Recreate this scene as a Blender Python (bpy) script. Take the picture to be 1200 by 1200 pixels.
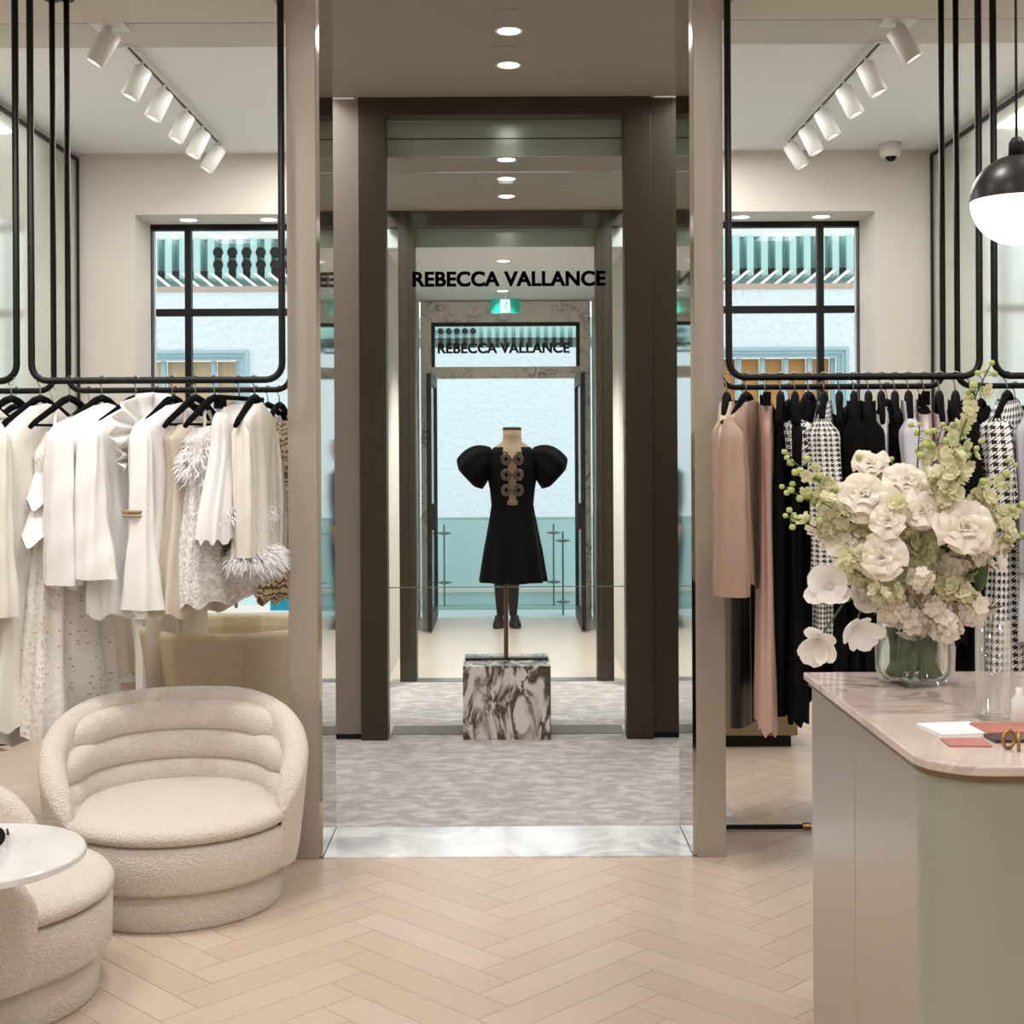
import bpy, bmesh, math, random
from mathutils import Vector, Matrix
random.seed(7)
R = math.radians
PI = math.pi
for o in list(bpy.data.objects): bpy.data.objects.remove(o)
col = bpy.context.scene.collection
scn = bpy.context.scene

# ------------------------------------------------------------ camera, light, exposure
F = 1600.0; CX = 593.0; CY = 525.0; H = 1.4
cam = bpy.data.objects.new('camera', bpy.data.cameras.new('camera'))
col.objects.link(cam); scn.camera = cam
cam.location = (0, 0, H)
cam.rotation_euler = (R(90), R(0.3), 0)
cam.data.sensor_width = 36; cam.data.lens = 36 * F / 1200
cam.data.shift_x = (600 - CX) / 1200; cam.data.shift_y = -(600 - CY) / 1200
cam.data.clip_start = 0.05
scn.view_settings.view_transform = 'Standard'; scn.view_settings.look = 'None'
scn.view_settings.gamma = 1; scn.view_settings.use_curve_mapping = False
scn.view_settings.exposure = -0.48
W = bpy.data.worlds.new('sky'); scn.world = W; W.use_nodes = True
bg = W.node_tree.nodes['Background']; bg.inputs[0].default_value = (0.87, 0.95, 1.0, 1); bg.inputs[1].default_value = 2.4

def area(name, loc, sx, sy, e, c=(1, .93, .84), rot=(0, 0, 0)):
    l = bpy.data.lights.new(name, 'AREA'); l.shape = 'RECTANGLE'; l.size = sx; l.size_y = sy; l.energy = e; l.color = c
    o = bpy.data.objects.new(name, l); col.objects.link(o); o.location = loc; o.rotation_euler = rot; return o
def spot(name, loc, e, ang=70, c=(1, .95, .88), tgt=None, blend=.7, rad=.04):
    l = bpy.data.lights.new(name, 'SPOT'); l.energy = e; l.color = c; l.spot_size = R(ang); l.spot_blend = blend; l.shadow_soft_size = rad
    o = bpy.data.objects.new(name, l); col.objects.link(o); o.location = loc
    if tgt is not None:
        o.rotation_euler = (Vector(tgt) - Vector(loc)).to_track_quat('-Z', 'Y').to_euler()
    return o
# added spots that light the main room, without fixtures, out of frame
WL = (1, .972, .935)
for yy, xs, ee in ((-1.4, (-1.5, 0, 1.5), 95), (.3, (-1.7, 0, 1.7), 85), (1.9, (-1.7, 0, 1.7), 80), (3.5, (-1.9, -.7, .7, 1.9), 62)):
    for xx in xs:
        spot('room_fill_spot', (xx, yy, 3.15), ee, 165, WL, (xx, yy, 0), 1.0, .10)
# added spots that brighten the hanging clothes, no fixtures
for xx, ee in ((-2.2, 62), (-1.5, 70), (-.95, 60), (1.0, 22), (1.6, 30), (2.2, 22)):
    spot('rail_fill_spot', (xx, 3.75, 3.15), ee, 80, WL, (xx, 4.6, .9), .8, .06)
# added area lights that brighten the side rooms by the windows
for sx_ in (-1, 1):
    area('side_room_fill', (sx_ * 1.12, 6.9, 3.17), .35, 2.2, 64, (1, .985, .965))
    area('side_room_fill', (sx_ * 2.3, 6.6, 3.17), .3, 2.0, 20, (1, .985, .965))

# ------------------------------------------------------------ materials
def lin(c):
    return tuple((v / 255 / 12.92 if v / 255 <= .04045 else ((v / 255 + .055) / 1.055) ** 2.4) for v in c) + (1,)
MATS = {}
def mat(name, c, rough=.5, metal=0, bump=0, bscale=60, var=0, vscale=8, spec=.5, emit=0, ecol=None, sheen=0, coat=0, bdet=3, trans=0, aniso=None, bdist=.01):
    if name in MATS: return MATS[name]
    m = bpy.data.materials.new(name); m.use_nodes = True; nt = m.node_tree; N = nt.nodes; Lk = nt.links
    b = N['Principled BSDF']
    b.inputs['Base Color'].default_value = lin(c); b.inputs['Roughness'].default_value = rough; b.inputs['Metallic'].default_value = metal
    b.inputs['Specular IOR Level'].default_value = spec
    if sheen: b.inputs['Sheen Weight'].default_value = sheen
    if coat: b.inputs['Coat Weight'].default_value = coat; b.inputs['Coat Roughness'].default_value = .05
    if trans:
        b.inputs['Subsurface Weight'].default_value = trans; b.inputs['Subsurface Radius'].default_value = (.02, .02, .02)
    if emit:
        b.inputs['Emission Color'].default_value = lin(ecol or c); b.inputs['Emission Strength'].default_value = emit
    tc = N.new('ShaderNodeTexCoord')
    if var:
        n = N.new('ShaderNodeTexNoise'); n.inputs['Scale'].default_value = vscale; n.inputs['Detail'].default_value = 4
        Lk.new(tc.outputs['Object'], n.inputs['Vector'])
        mx = N.new('ShaderNodeMix'); mx.data_type = 'RGBA'
        mx.inputs[6].default_value = tuple(min(1, v * (1 + var)) for v in lin(c)[:3]) + (1,)
        mx.inputs[7].default_value = tuple(v * (1 - var) for v in lin(c)[:3]) + (1,)
        Lk.new(n.outputs['Fac'], mx.inputs[0]); Lk.new(mx.outputs[2], b.inputs['Base Color'])
    if bump:
        n = N.new('ShaderNodeTexNoise'); n.inputs['Scale'].default_value = bscale; n.inputs['Detail'].default_value = bdet
        if aniso:
            mp = N.new('ShaderNodeMapping'); mp.inputs['Scale'].default_value = aniso
            Lk.new(tc.outputs['Object'], mp.inputs['Vector']); Lk.new(mp.outputs[0], n.inputs['Vector'])
        else: Lk.new(tc.outputs['Object'], n.inputs['Vector'])
        bp = N.new('ShaderNodeBump'); bp.inputs['Strength'].default_value = bump; bp.inputs['Distance'].default_value = bdist
        Lk.new(n.outputs['Fac'], bp.inputs['Height']); Lk.new(bp.outputs[0], b.inputs['Normal'])
    MATS[name] = m; return m

def glassmat(name, tint, refl=.07, rough=0.0):
    m = bpy.data.materials.new(name); m.use_nodes = True; nt = m.node_tree; N = nt.nodes; Lk = nt.links
    for n in list(N): N.remove(n)
    out = N.new('ShaderNodeOutputMaterial'); mix = N.new('ShaderNodeMixShader')
    t = N.new('ShaderNodeBsdfTransparent'); t.inputs[0].default_value = tint + (1,)
    g = N.new('ShaderNodeBsdfGlossy'); g.inputs['Roughness'].default_value = rough; g.inputs[0].default_value = (1, 1, 1, 1)
    lw = N.new('ShaderNodeLayerWeight'); lw.inputs[0].default_value = .12
    mr = N.new('ShaderNodeMapRange'); mr.inputs[3].default_value = refl; mr.inputs[4].default_value = .7
    Lk.new(lw.outputs['Fresnel'], mr.inputs[0]); Lk.new(mr.outputs[0], mix.inputs[0])
    Lk.new(t.outputs[0], mix.inputs[1]); Lk.new(g.outputs[0], mix.inputs[2]); Lk.new(mix.outputs[0], out.inputs[0])
    MATS[name] = m; return m

def marble(name, base, vein, scale=3, amt=.5, rough=.25, thin=.06, seed=0, stretch=(1, 1, 1), rot=(0, .6, .5), mask=(.4, .62)):
    m = bpy.data.materials.new(name); m.use_nodes = True; nt = m.node_tree; N = nt.nodes; Lk = nt.links
    b = N['Principled BSDF']; b.inputs['Roughness'].default_value = rough
    tc = N.new('ShaderNodeTexCoord'); mp = N.new('ShaderNodeMapping'); mp.inputs['Location'].default_value = (seed, seed * 2, 0)
    mp.inputs['Scale'].default_value = stretch; mp.inputs['Rotation'].default_value = rot
    Lk.new(tc.outputs['Object'], mp.inputs[0])
    n = N.new('ShaderNodeTexNoise'); n.inputs['Scale'].default_value = scale; n.inputs['Detail'].default_value = 9; n.inputs['Roughness'].default_value = .62; n.inputs['Distortion'].default_value = 1.2
    Lk.new(mp.outputs[0], n.inputs[0])
    s = N.new('ShaderNodeMath'); s.operation = 'SUBTRACT'; s.inputs[1].default_value = .5; Lk.new(n.outputs['Fac'], s.inputs[0])
    a = N.new('ShaderNodeMath'); a.operation = 'ABSOLUTE'; Lk.new(s.outputs[0], a.inputs[0])
    cr = N.new('ShaderNodeMapRange'); cr.inputs[1].default_value = 0; cr.inputs[2].default_value = thin; cr.inputs[3].default_value = 1; cr.inputs[4].default_value = 0
    Lk.new(a.outputs[0], cr.inputs[0])
    n2 = N.new('ShaderNodeTexNoise'); n2.inputs['Scale'].default_value = scale * .7; Lk.new(mp.outputs[0], n2.inputs[0])
    r2 = N.new('ShaderNodeMapRange'); r2.inputs[1].default_value = mask[0]; r2.inputs[2].default_value = mask[1]; Lk.new(n2.outputs['Fac'], r2.inputs[0])
    mu = N.new('ShaderNodeMath'); mu.operation = 'MULTIPLY'; Lk.new(cr.outputs[0], mu.inputs[0]); Lk.new(r2.outputs[0], mu.inputs[1])
    m2 = N.new('ShaderNodeMath'); m2.operation = 'MULTIPLY'; m2.inputs[1].default_value = amt; Lk.new(mu.outputs[0], m2.inputs[0])
    mx = N.new('ShaderNodeMix'); mx.data_type = 'RGBA'; mx.inputs[6].default_value = lin(base); mx.inputs[7].default_value = lin(vein)
    Lk.new(m2.outputs[0], mx.inputs[0]); Lk.new(mx.outputs[2], b.inputs['Base Color'])
    MATS[name] = m; return m

def uvmat(name, kind, c1, c2, scale=50, rough=.7, sheen=0, metal=0):
    """patterned cloth on the garment's own UV (metres)"""
    m = bpy.data.materials.new(name); m.use_nodes = True; nt = m.node_tree; N = nt.nodes; Lk = nt.links
    b = N['Principled BSDF']; b.inputs['Roughness'].default_value = rough; b.inputs['Sheen Weight'].default_value = sheen
    uv = N.new('ShaderNodeUVMap'); 
    mx = N.new('ShaderNodeMix'); mx.data_type = 'RGBA'; mx.inputs[6].default_value = lin(c1); mx.inputs[7].default_value = lin(c2)
    Lk.new(mx.outputs[2], b.inputs['Base Color'])
    def M(op, a, bb=None):
        n = N.new('ShaderNodeMath'); n.operation = op
        for i, v in enumerate((a, bb)):
            if v is None: continue
            if isinstance(v, (int, float)): n.inputs[i].default_value = v
            else: Lk.new(v, n.inputs[i])
        return n.outputs[0]
    if kind == 'hound':
        sp = N.new('ShaderNodeSeparateXYZ'); Lk.new(uv.outputs[0], sp.inputs[0])
        u = M('MULTIPLY', sp.outputs[0], scale); v = M('MULTIPLY', sp.outputs[1], scale)
        fu = M('LESS_THAN', M('FRACT', u), .5); fv = M('LESS_THAN', M('FRACT', v), .5)
        both = M('MULTIPLY', fu, fv); any_ = M('SUBTRACT', M('ADD', fu, fv), both)
        dg = M('LESS_THAN', M('FRACT', M('MULTIPLY', M('ADD', u, v), 2)), .38)
        fac = M('ADD', both, M('MULTIPLY', M('SUBTRACT', any_, both), dg))
        Lk.new(fac, mx.inputs[0])
    elif kind == 'dots':
        vo = N.new('ShaderNodeTexVoronoi'); vo.inputs['Scale'].default_value = scale; Lk.new(uv.outputs[0], vo.inputs[0])
        Lk.new(M('LESS_THAN', vo.outputs['Distance'], .2), mx.inputs[0])
        bp = N.new('ShaderNodeBump'); bp.inputs['Strength'].default_value = .5; bp.inputs['Distance'].default_value = .004
        Lk.new(vo.outputs['Distance'], bp.inputs['Height']); Lk.new(bp.outputs[0], b.inputs['Normal'])
    elif kind == 'tiger':
        wv = N.new('ShaderNodeTexWave'); wv.inputs['Scale'].default_value = scale; wv.inputs['Distortion'].default_value = 9; wv.inputs['Detail Scale'].default_value = 2
        wv.bands_direction = 'Y'; Lk.new(uv.outputs[0], wv.inputs[0])
        Lk.new(M('GREATER_THAN', wv.outputs['Fac'], .55), mx.inputs[0]); b.inputs['Metallic'].default_value = .2
    elif kind == 'sequin':
        vo = N.new('ShaderNodeTexVoronoi'); vo.inputs['Scale'].default_value = scale; Lk.new(uv.outputs[0], vo.inputs[0])
        sp = N.new('ShaderNodeSeparateXYZ'); Lk.new(vo.outputs['Color'], sp.inputs[0]); Lk.new(sp.outputs[0], mx.inputs[0])
        bp = N.new('ShaderNodeBump'); bp.inputs['Strength'].default_value = .6; bp.inputs['Distance'].default_value = .004
        Lk.new(vo.outputs['Distance'], bp.inputs['Height']); Lk.new(bp.outputs[0], b.inputs['Normal'])
    MATS[name] = m; return m

plaster = mat('warm plaster', (214, 208, 198), .85, bump=.05, bscale=150)
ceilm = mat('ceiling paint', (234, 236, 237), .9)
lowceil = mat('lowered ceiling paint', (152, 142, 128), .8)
jambm = mat('champagne satin lacquer', (172, 163, 153), .38, metal=.35)
bronze = mat('bronze lacquer', (60, 53, 41), .42, metal=.3)
mirror = mat('mirror polished steel', (198, 196, 188), .05, metal=1)
blackm = mat('matt black steel', (9, 9, 9), .5, spec=.3)
blackv = mat('black velvet', (5, 5, 5), .9, spec=.15)
boucle = mat('ivory boucle', (222, 212, 201), .95, bump=.9, bscale=170, var=.12, vscale=120, sheen=.3)
tanfab = mat('tan woven cloth', (216, 200, 172), .95, bump=.6, bscale=200, var=.1, vscale=90)
whitem = mat('white enamel', (225, 224, 220), .4)
steel = mat('brushed steel', (150, 148, 142), .3, metal=.9)
brass = mat('brass', (170, 130, 80), .3, metal=.9)
glass = glassmat('clear glass', (.975, .99, .985), .015)
greeng = glassmat('green edge glass', (.72, .86, .80), .35, .12)
vaseg = glassmat('vase glass', (.97, .985, .98), .04)
waterm = glassmat('water', (.90, .94, .86), .01)
carpet = mat('grey patterned carpet', (176, 168, 164), .95, bump=.5, bscale=300, var=.0)
marw = marble('white threshold marble', (232, 232, 232), (170, 172, 178), 3.0, .8, .15, .12)
marp = marble('grey and white veined marble', (222, 214, 208), (78, 64, 52), 4.4, 1.5, .3, .085, 4.4, (1.9, 1, .8), (0, .7, .3), (.30, .50))
marc = marble('rose beige marble', (206, 190, 182), (120, 98, 92), 4.0, .8, .06, .05, 1.3)
mart = marble('white table marble', (224, 224, 224), (185, 186, 190), 5, .6, .15, .08, 5)
marl = marble('cream portal marble', (236, 230, 222), (110, 96, 80), 6, 1, .3, .05, 2.2)
chrome = mat('counter satin steel', (182, 174, 164), .28, metal=.75)
lampw = mat('lit opal glass', (255, 244, 232), .3, emit=2.2)
ledm = mat('lit lamp lens', (255, 250, 240), .3, emit=14)
tealm = mat('pale teal paint', (178, 212, 206), .6)
tealdark = mat('teal balustrade wall', (196, 231, 233), .35)
stucco = mat('rough white stucco', (226, 230, 232), .95, bump=1.0, bscale=14, bdet=8, bdist=.035)
slatw = mat('white painted slat', (232, 228, 222), .6)
woodo = mat('orange timber', (196, 132, 62), .5, var=.25, vscale=6)  # orange wood tone of the interior across the street
ocurt = mat('tan blind', (212, 178, 140), .8, var=.1, vscale=5)

# carpet pattern
def carpet_pattern(m):
    nt = m.node_tree; N = nt.nodes; Lk = nt.links; b = N['Principled BSDF']
    tc = N.new('ShaderNodeTexCoord'); mp = N.new('ShaderNodeMapping'); mp.inputs['Scale'].default_value = (.7, 1.0, 1); Lk.new(tc.outputs['Object'], mp.inputs[0])
    n = N.new('ShaderNodeTexNoise'); n.inputs['Scale'].default_value = 16; n.inputs['Detail'].default_value = 6; n.inputs['Distortion'].default_value = .6; Lk.new(mp.outputs[0], n.inputs[0])
    mr = N.new('ShaderNodeMapRange'); mr.inputs[1].default_value = .42; mr.inputs[2].default_value = .66; Lk.new(n.outputs['Fac'], mr.inputs[0])
    mx = N.new('ShaderNodeMix'); mx.data_type = 'RGBA'; mx.inputs[6].default_value = lin((170, 163, 161)); mx.inputs[7].default_value = lin((200, 196, 195))
    Lk.new(mr.outputs[0], mx.inputs[0]); Lk.new(mx.outputs[2], b.inputs['Base Color'])
carpet_pattern(carpet)
def oak():
    m = bpy.data.materials.new('pale oak'); m.use_nodes = True; nt = m.node_tree; N = nt.nodes; Lk = nt.links; b = N['Principled BSDF']
    b.inputs['Roughness'].default_value = .28
    tc = N.new('ShaderNodeTexCoord'); oi = N.new('ShaderNodeObjectInfo'); gi = N.new('ShaderNodeNewGeometry')
    ad = N.new('ShaderNodeMath'); Lk.new(oi.outputs['Random'], ad.inputs[0]); Lk.new(gi.outputs['Random Per Island'], ad.inputs[1])
    fr = N.new('ShaderNodeMath'); fr.operation = 'FRACT'; Lk.new(ad.outputs[0], fr.inputs[0])
    cr = N.new('ShaderNodeMix'); cr.data_type = 'RGBA'; cr.inputs[6].default_value = lin((205, 186, 170)); cr.inputs[7].default_value = lin((196, 176, 159)); Lk.new(fr.outputs[0], cr.inputs[0])
    mp = N.new('ShaderNodeMapping'); mp.inputs['Scale'].default_value = (2, 26, 2); Lk.new(tc.outputs['Object'], mp.inputs[0])
    n = N.new('ShaderNodeTexNoise'); n.inputs['Scale'].default_value = 3; n.inputs['Detail'].default_value = 5; Lk.new(mp.outputs[0], n.inputs[0])
    mr = N.new('ShaderNodeMapRange'); mr.inputs[3].default_value = .86; mr.inputs[4].default_value = 1.1; Lk.new(n.outputs['Fac'], mr.inputs[0])
    mu = N.new('ShaderNodeVectorMath'); mu.operation = 'SCALE'; Lk.new(cr.outputs[2], mu.inputs[0]); Lk.new(mr.outputs[0], mu.inputs['Scale'])
    Lk.new(mu.outputs[0], b.inputs['Base Color']); MATS['oak'] = m; return m
oakm = oak()

# ------------------------------------------------------------ helpers
def obj(name, bm, m, parent=None, smooth=False, bevel=0, seg=2):
    me = bpy.data.meshes.new(name); bm.normal_update(); bm.to_mesh(me); bm.free()
    o = bpy.data.objects.new(name, me); col.objects.link(o)
    if m: me.materials.append(m)
    if smooth:
        for p in me.polygons: p.use_smooth = True
    if bevel:
        b = o.modifiers.new('b', 'BEVEL'); b.width = bevel; b.segments = seg; b.limit_method = 'ANGLE'
    if parent: o.parent = parent
    return o
def tag(o, label=None, cat=None, group=None, kind=None):
    if label: o['label'] = label
    if cat: o['category'] = cat
    if group: o['group'] = group
    if kind: o['kind'] = kind
    return o
def thing(name, label, cat, loc=(0, 0, 0), rz=0, group=None):
    o = bpy.data.objects.new(name, None); col.objects.link(o); o.location = loc; o.rotation_euler = (0, 0, rz)
    o.empty_display_size = .1
    return tag(o, label, cat, group)
def struct(name, loc=(0, 0, 0)):
    o = bpy.data.objects.new(name, None); col.objects.link(o); o.location = loc; o['kind'] = 'structure'; return o
def nb(): return bmesh.new()
def bx(bm, x0, x1, y0, y1, z0, z1):
    v = [bm.verts.new((x, y, z)) for x in (x0, x1) for y in (y0, y1) for z in (z0, z1)]
    for f in ((0, 1, 3, 2), (4, 6, 7, 5), (0, 4, 5, 1), (2, 3, 7, 6), (0, 2, 6, 4), (1, 5, 7, 3)): bm.faces.new([v[i] for i in f])
    return bm
def box(x0, x1, y0, y1, z0, z1): return bx(nb(), x0, x1, y0, y1, z0, z1)
def tube(bm, pts, r, n=8, cap=True, closed=False):
    pts = [Vector(p) for p in pts]; rings = []; up = None
    rr = r if isinstance(r, (list, tuple)) else [r] * len(pts)
    L = len(pts)
    for i, p in enumerate(pts):
        if closed: d = (pts[(i + 1) % L] - pts[i - 1])
        else: d = pts[min(i + 1, L - 1)] - pts[max(i - 1, 0)]
        d.normalize()
        if up is None: up = d.orthogonal().normalized()
        up = (up - d * up.dot(d))
        if up.length < 1e-5: up = d.orthogonal()
        up.normalize(); s = d.cross(up)
        rings.append([bm.verts.new(p + (up * math.cos(2 * PI * k / n) + s * math.sin(2 * PI * k / n)) * rr[i]) for k in range(n)])
    rng = range(L if closed else L - 1)
    for i in rng:
        a, b = rings[i], rings[(i + 1) % L]
        for k in range(n): bm.faces.new((a[k], a[(k + 1) % n], b[(k + 1) % n], b[k]))
    if cap and not closed: bm.faces.new(rings[0][::-1]); bm.faces.new(rings[-1])
    return bm
def lathe(bm, prof, n=32, c=(0, 0, 0), capb=True, capt=True):
    rings = []
    for r, z in prof:
        rings.append([bm.verts.new((c[0] + r * math.cos(2 * PI * k / n), c[1] + r * math.sin(2 * PI * k / n), c[2] + z)) for k in range(n)])
    for a, b in zip(rings, rings[1:]):
        for k in range(n): bm.faces.new((a[k], a[(k + 1) % n], b[(k + 1) % n], b[k]))
    if capb: bm.faces.new(rings[0][::-1])
    if capt: bm.faces.new(rings[-1])
    return bm
def grid(bm, fn, nu, nv, closeu=False, uvf=None):
    vs = [[bm.verts.new(fn(u / nu, v / nv)) for u in range(nu if closeu else nu + 1)] for v in range(nv + 1)]
    uvl = bm.loops.layers.uv.verify() if uvf else None
    m = nu if closeu else nu + 1
    for j in range(nv):
        for i in range(nu):
            f = bm.faces.new((vs[j][i], vs[j][(i + 1) % m], vs[j + 1][(i + 1) % m], vs[j + 1][i]))
            if uvf:
                for l, (a, b) in zip(f.loops, ((i, j), (i + 1, j), (i + 1, j + 1), (i, j + 1))): l[uvl].uv = uvf(a / nu, b / nv)
    return vs
def lerp(a, b, t): return a + (b - a) * t
def interp(tab, t):
    if t <= tab[0][0]: return tab[0][1:]
    for a, b in zip(tab, tab[1:]):
        if t <= b[0]:
            k = (t - a[0]) / (b[0] - a[0]); k = k * k * (3 - 2 * k)
            return tuple(lerp(x, y, k) for x, y in zip(a[1:], b[1:]))
    return tab[-1][1:]
def P(px, py, s): return Vector(((px - CX) / s, F / s, H - (py - CY) / s))
def textmesh(name, s, width, z, y, xc, m, parent, depth=.002):
    cu = bpy.data.curves.new(name, 'FONT'); cu.body = s; cu.extrude = depth; cu.offset = .016; cu.size = 1; cu.space_character = 1.02
    t = bpy.data.objects.new('t', cu); col.objects.link(t)
    dg = bpy.context.evaluated_depsgraph_get(); me = bpy.data.meshes.new_from_object(t.evaluated_get(dg))
    bpy.data.objects.remove(t)
    xs = [v.co.x for v in me.vertices]; w = max(xs) - min(xs); k = width / w; x0 = (max(xs) + min(xs)) / 2
    for v in me.vertices:
        c = v.co.copy(); v.co = ((c.x - x0) * k, -c.z * .5 if False else -c.z, c.y * k)
    bb = bmesh.new(); bb.from_mesh(me); base = bmesh.new(); e_ = .022 * k
    tmp = bpy.data.meshes.new('tmp')
    for dx in (-e_, 0, e_):
        for dz in (-e_ * .6, e_ * .6):
            c_ = bb.copy(); c_.transform(Matrix.Translation((dx, 0, dz))); c_.to_mesh(tmp); c_.free(); base.from_mesh(tmp)
    base.to_mesh(me); base.free(); bb.free(); bpy.data.meshes.remove(tmp)
    me.materials.clear(); me.materials.append(m)
    o = bpy.data.objects.new(name, me); col.objects.link(o); o.location = (xc, y, z); o.parent = parent
    return o, k

# ============================================================ SETTING
YF = 8.3      # front wall of the shop with the windows
YW = 8.7      # plane of the window frames
# floor: herringbone planks over a dark screed
fl = obj('floor', box(-2.6, 2.6, -2.5, 8.3, -.08, -.0125), mat('dark floor joint', (160, 136, 116), .8)); fl['kind'] = 'structure'
Wp = .11; n5 = 5; Lp = Wp * n5
pm = box(-Lp / 2 + .0008, Lp / 2 - .0008, -Wp / 2 + .0008, Wp / 2 - .0008, -.012, 0)
plank_me = None; planks = []
c45 = math.cos(PI / 4)
for r in range(-90, 130):
    for m in range(-14, 14):
        for kind in (0, 1):
            if kind == 0: u = (r + 2 * n5 * m + n5 / 2) * Wp; v = (r + .5) * Wp; a = 0
            else: u = (r + .5) * Wp; v = (r - 2 * n5 + 1 + 2 * n5 * m + n5 / 2) * Wp; a = PI / 2
            x = (u - v) * c45; y = (u + v) * c45
            if -2.3 < x < 2.3 and -.3 < y < 7.95:
                if abs(x) < .5 and y > 4.98: continue
                planks.append((x, y, a + PI / 4))
def plank_score(p):
    x, y, a = p
    if y < 2.6: return 99
    px = CX + x * F / y
    return y + (6 if px < -60 or px > 1010 else 0) + (3 if px < 130 and y < 3.9 else 0)
planks.sort(key=plank_score)
first = None
rest = nb()
for i, (x, y, a) in enumerate(planks):
    if i < 290:
        if first is None: first = obj('plank', pm, oakm, fl); o = first
        else: o = first.copy(); col.objects.link(o)
        o.location = (x, y, 0); o.rotation_euler = (0, 0, a)
    else:
        b0 = len(rest.verts); t = box(-Lp / 2 + .0008, Lp / 2 - .0008, -Wp / 2 + .0008, Wp / 2 - .0008, -.012, 0)
        t.transform(Matrix.Translation((x, y, 0)) @ Matrix.Rotation(a, 4, 'Z'))
        me = bpy.data.meshes.new('t'); t.to_mesh(me); t.free(); rest.from_mesh(me); bpy.data.meshes.remove(me)
o = obj('plank_field', rest, oakm, fl); o['kind'] = 'stuff'

o = obj('floor_carpet', box(-.86, .86, 5.03, 8.16, -.012, .004), carpet, fl)
o = obj('floor_lobby', box(-.72, .72, 8.16, 11.25, -.012, .004), mat('pale lobby oak', (210, 198, 186), .3, var=.08, vscale=4), fl)
o = obj('threshold_slab', box(-.63, .63, 4.66, 5.03, -.012, .006), marw, fl)

# walls
def wallobj(name, boxes, m=plaster):
    b = nb()
    for q in boxes: bx(b, *q)
    o = obj(name, b, m); o['kind'] = 'structure'; return o
wallobj('wall_left', [(-2.75, -2.6, -2.5, 8.3, -.1, 3.3)])
wallobj('wall_right', [(2.6, 2.75, -2.5, 8.3, -.1, 3.3)])
wallobj('wall_rear', [(-2.75, 2.75, -2.65, -2.5, -.1, 3.3)])
ZT = 2.83; WX0, WX1 = -2.25, -.80
# front wall: pieces around the two window recesses and the lobby opening
wallobj('wall_front', [(-2.75, WX0, YF, 8.8, -.1, 3.3), (-WX0, 2.75, YF, 8.8, -.1, 3.3),
                       (WX0, WX1, YF, 8.8, ZT, 3.3), (-WX1, -WX0, YF, 8.8, ZT, 3.3),
                       (WX0, WX1, YF, 8.8, -.1, .25), (-WX1, -WX0, YF, 8.8, -.1, .25),
                       (WX1, -.72, YF, 8.8, -.1, 3.3), (.72, -WX1, YF, 8.8, -.1, 3.3), (-.72, .72, YF, 8.8, 2.82, 3.3)])
cl = wallobj('ceiling', [(-2.75, 2.75, -2.65, 8.8, 3.2, 3.35)], ceilm)
for sx in (-1, 1):
    a, b_ = sorted((sx * .82, sx * 2.6))
    obj('painted_shadow_gap', box(a, b_, 5.66, 5.70, 3.192, 3.199), mat('painted shadow gap', (96, 92, 84), .8), cl)  # flat strip, the shade of the ceiling step put into its dark colour
    obj('slot_panel', box(a, b_, 5.70, 6.04, 3.180, 3.199), mat('slot panel paint', (200, 198, 190), .8), cl)
    obj('soffit', box(a, b_, 4.2, 5.66, 3.170, 3.199), mat('soffit paint', (208, 202, 190), .8), cl)
# lowered corridor ceilings
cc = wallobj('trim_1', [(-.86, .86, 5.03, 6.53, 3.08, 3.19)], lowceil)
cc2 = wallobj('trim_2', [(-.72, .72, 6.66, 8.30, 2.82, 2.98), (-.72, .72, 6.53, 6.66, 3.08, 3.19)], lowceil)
# glassy bulkhead above the second frame
bk = struct('trim_3')
obj('panel', box(-.70, .70, 6.655, 6.66, 2.82, 2.905), mat('polished grey green panel', (172, 186, 174), .2, metal=.6), bk)
obj('panel', box(-.70, .70, 6.655, 6.66, 2.911, 2.995), MATS['polished grey green panel'], bk)
obj('joint', box(-.70, .70, 6.6555, 6.66, 2.905, 2.911), blackm, bk)
# lobby: side walls and ceiling
wallobj('wall_lobby_left', [(-.77, -.72, 8.8, 11.4, -.05, 2.75)])
wallobj('wall_lobby_right', [(.72, .77, 8.8, 11.4, -.05, 2.75)])
lc = wallobj('trim_4', [(-.77, .77, 8.8, 11.4, 2.62, 2.75), (-.72, .72, 8.3, 8.8, 2.62, 2.80)], ceilm)
obj('panel', box(-.56, .56, 8.285, 8.298, 2.62, 2.72), MATS['polished grey green panel'], lc)

# downlights
def downlight(x, y, z, r=.045, label=None, group=None, e=0):
    t = thing('downlight', label, 'light', (x, y, z), 0, group)
    obj('trim_ring', lathe(nb(), [(r, -.001), (r * 1.25, -.004), (r * 1.3, -.001), (r * 1.3, 0)], 24, capb=False, capt=False), whitem, t, True)
    obj('lens', lathe(nb(), [(r, -.002), (r, -.0005)], 24), ledm, t)
    if e: spot('downlight_beam', (x, y, z - .02), e, 95, tgt=(x, y, 0))
    return t
downlight(.02, 5.50, 3.08, .045, 'round white downlight in the lowered passage ceiling, nearer the room', None, 7)
downlight(.02, 5.99, 3.08, .045, 'round white downlight in the passage ceiling just before the bronze frame', None, 5)
for i, (y, w) in enumerate(((6.72, 'foremost'), (7.2, 'middle'), (7.7, 'hindmost'))):
    downlight(.01, y, 2.82, .042, w + ' of the three downlights behind the lettered glass', None, 3)
downlight(-.01, 8.9, 2.62, .04, 'small lobby downlight above the large black lettering', None, 330)
downlight(-.02, 10.6, 2.62, .04, 'small lobby downlight just above the green exit sign', None, 26)
for sx, s_ in ((-1, 'left'), (1, 'right')):
    for x, w in ((1.97, 'outer'), (1.47, 'inner')):
        downlight(sx * x, 8.5, ZT, .05, '%s downlight in the head of the %s window recess' % (w, s_), None, 4)
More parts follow.
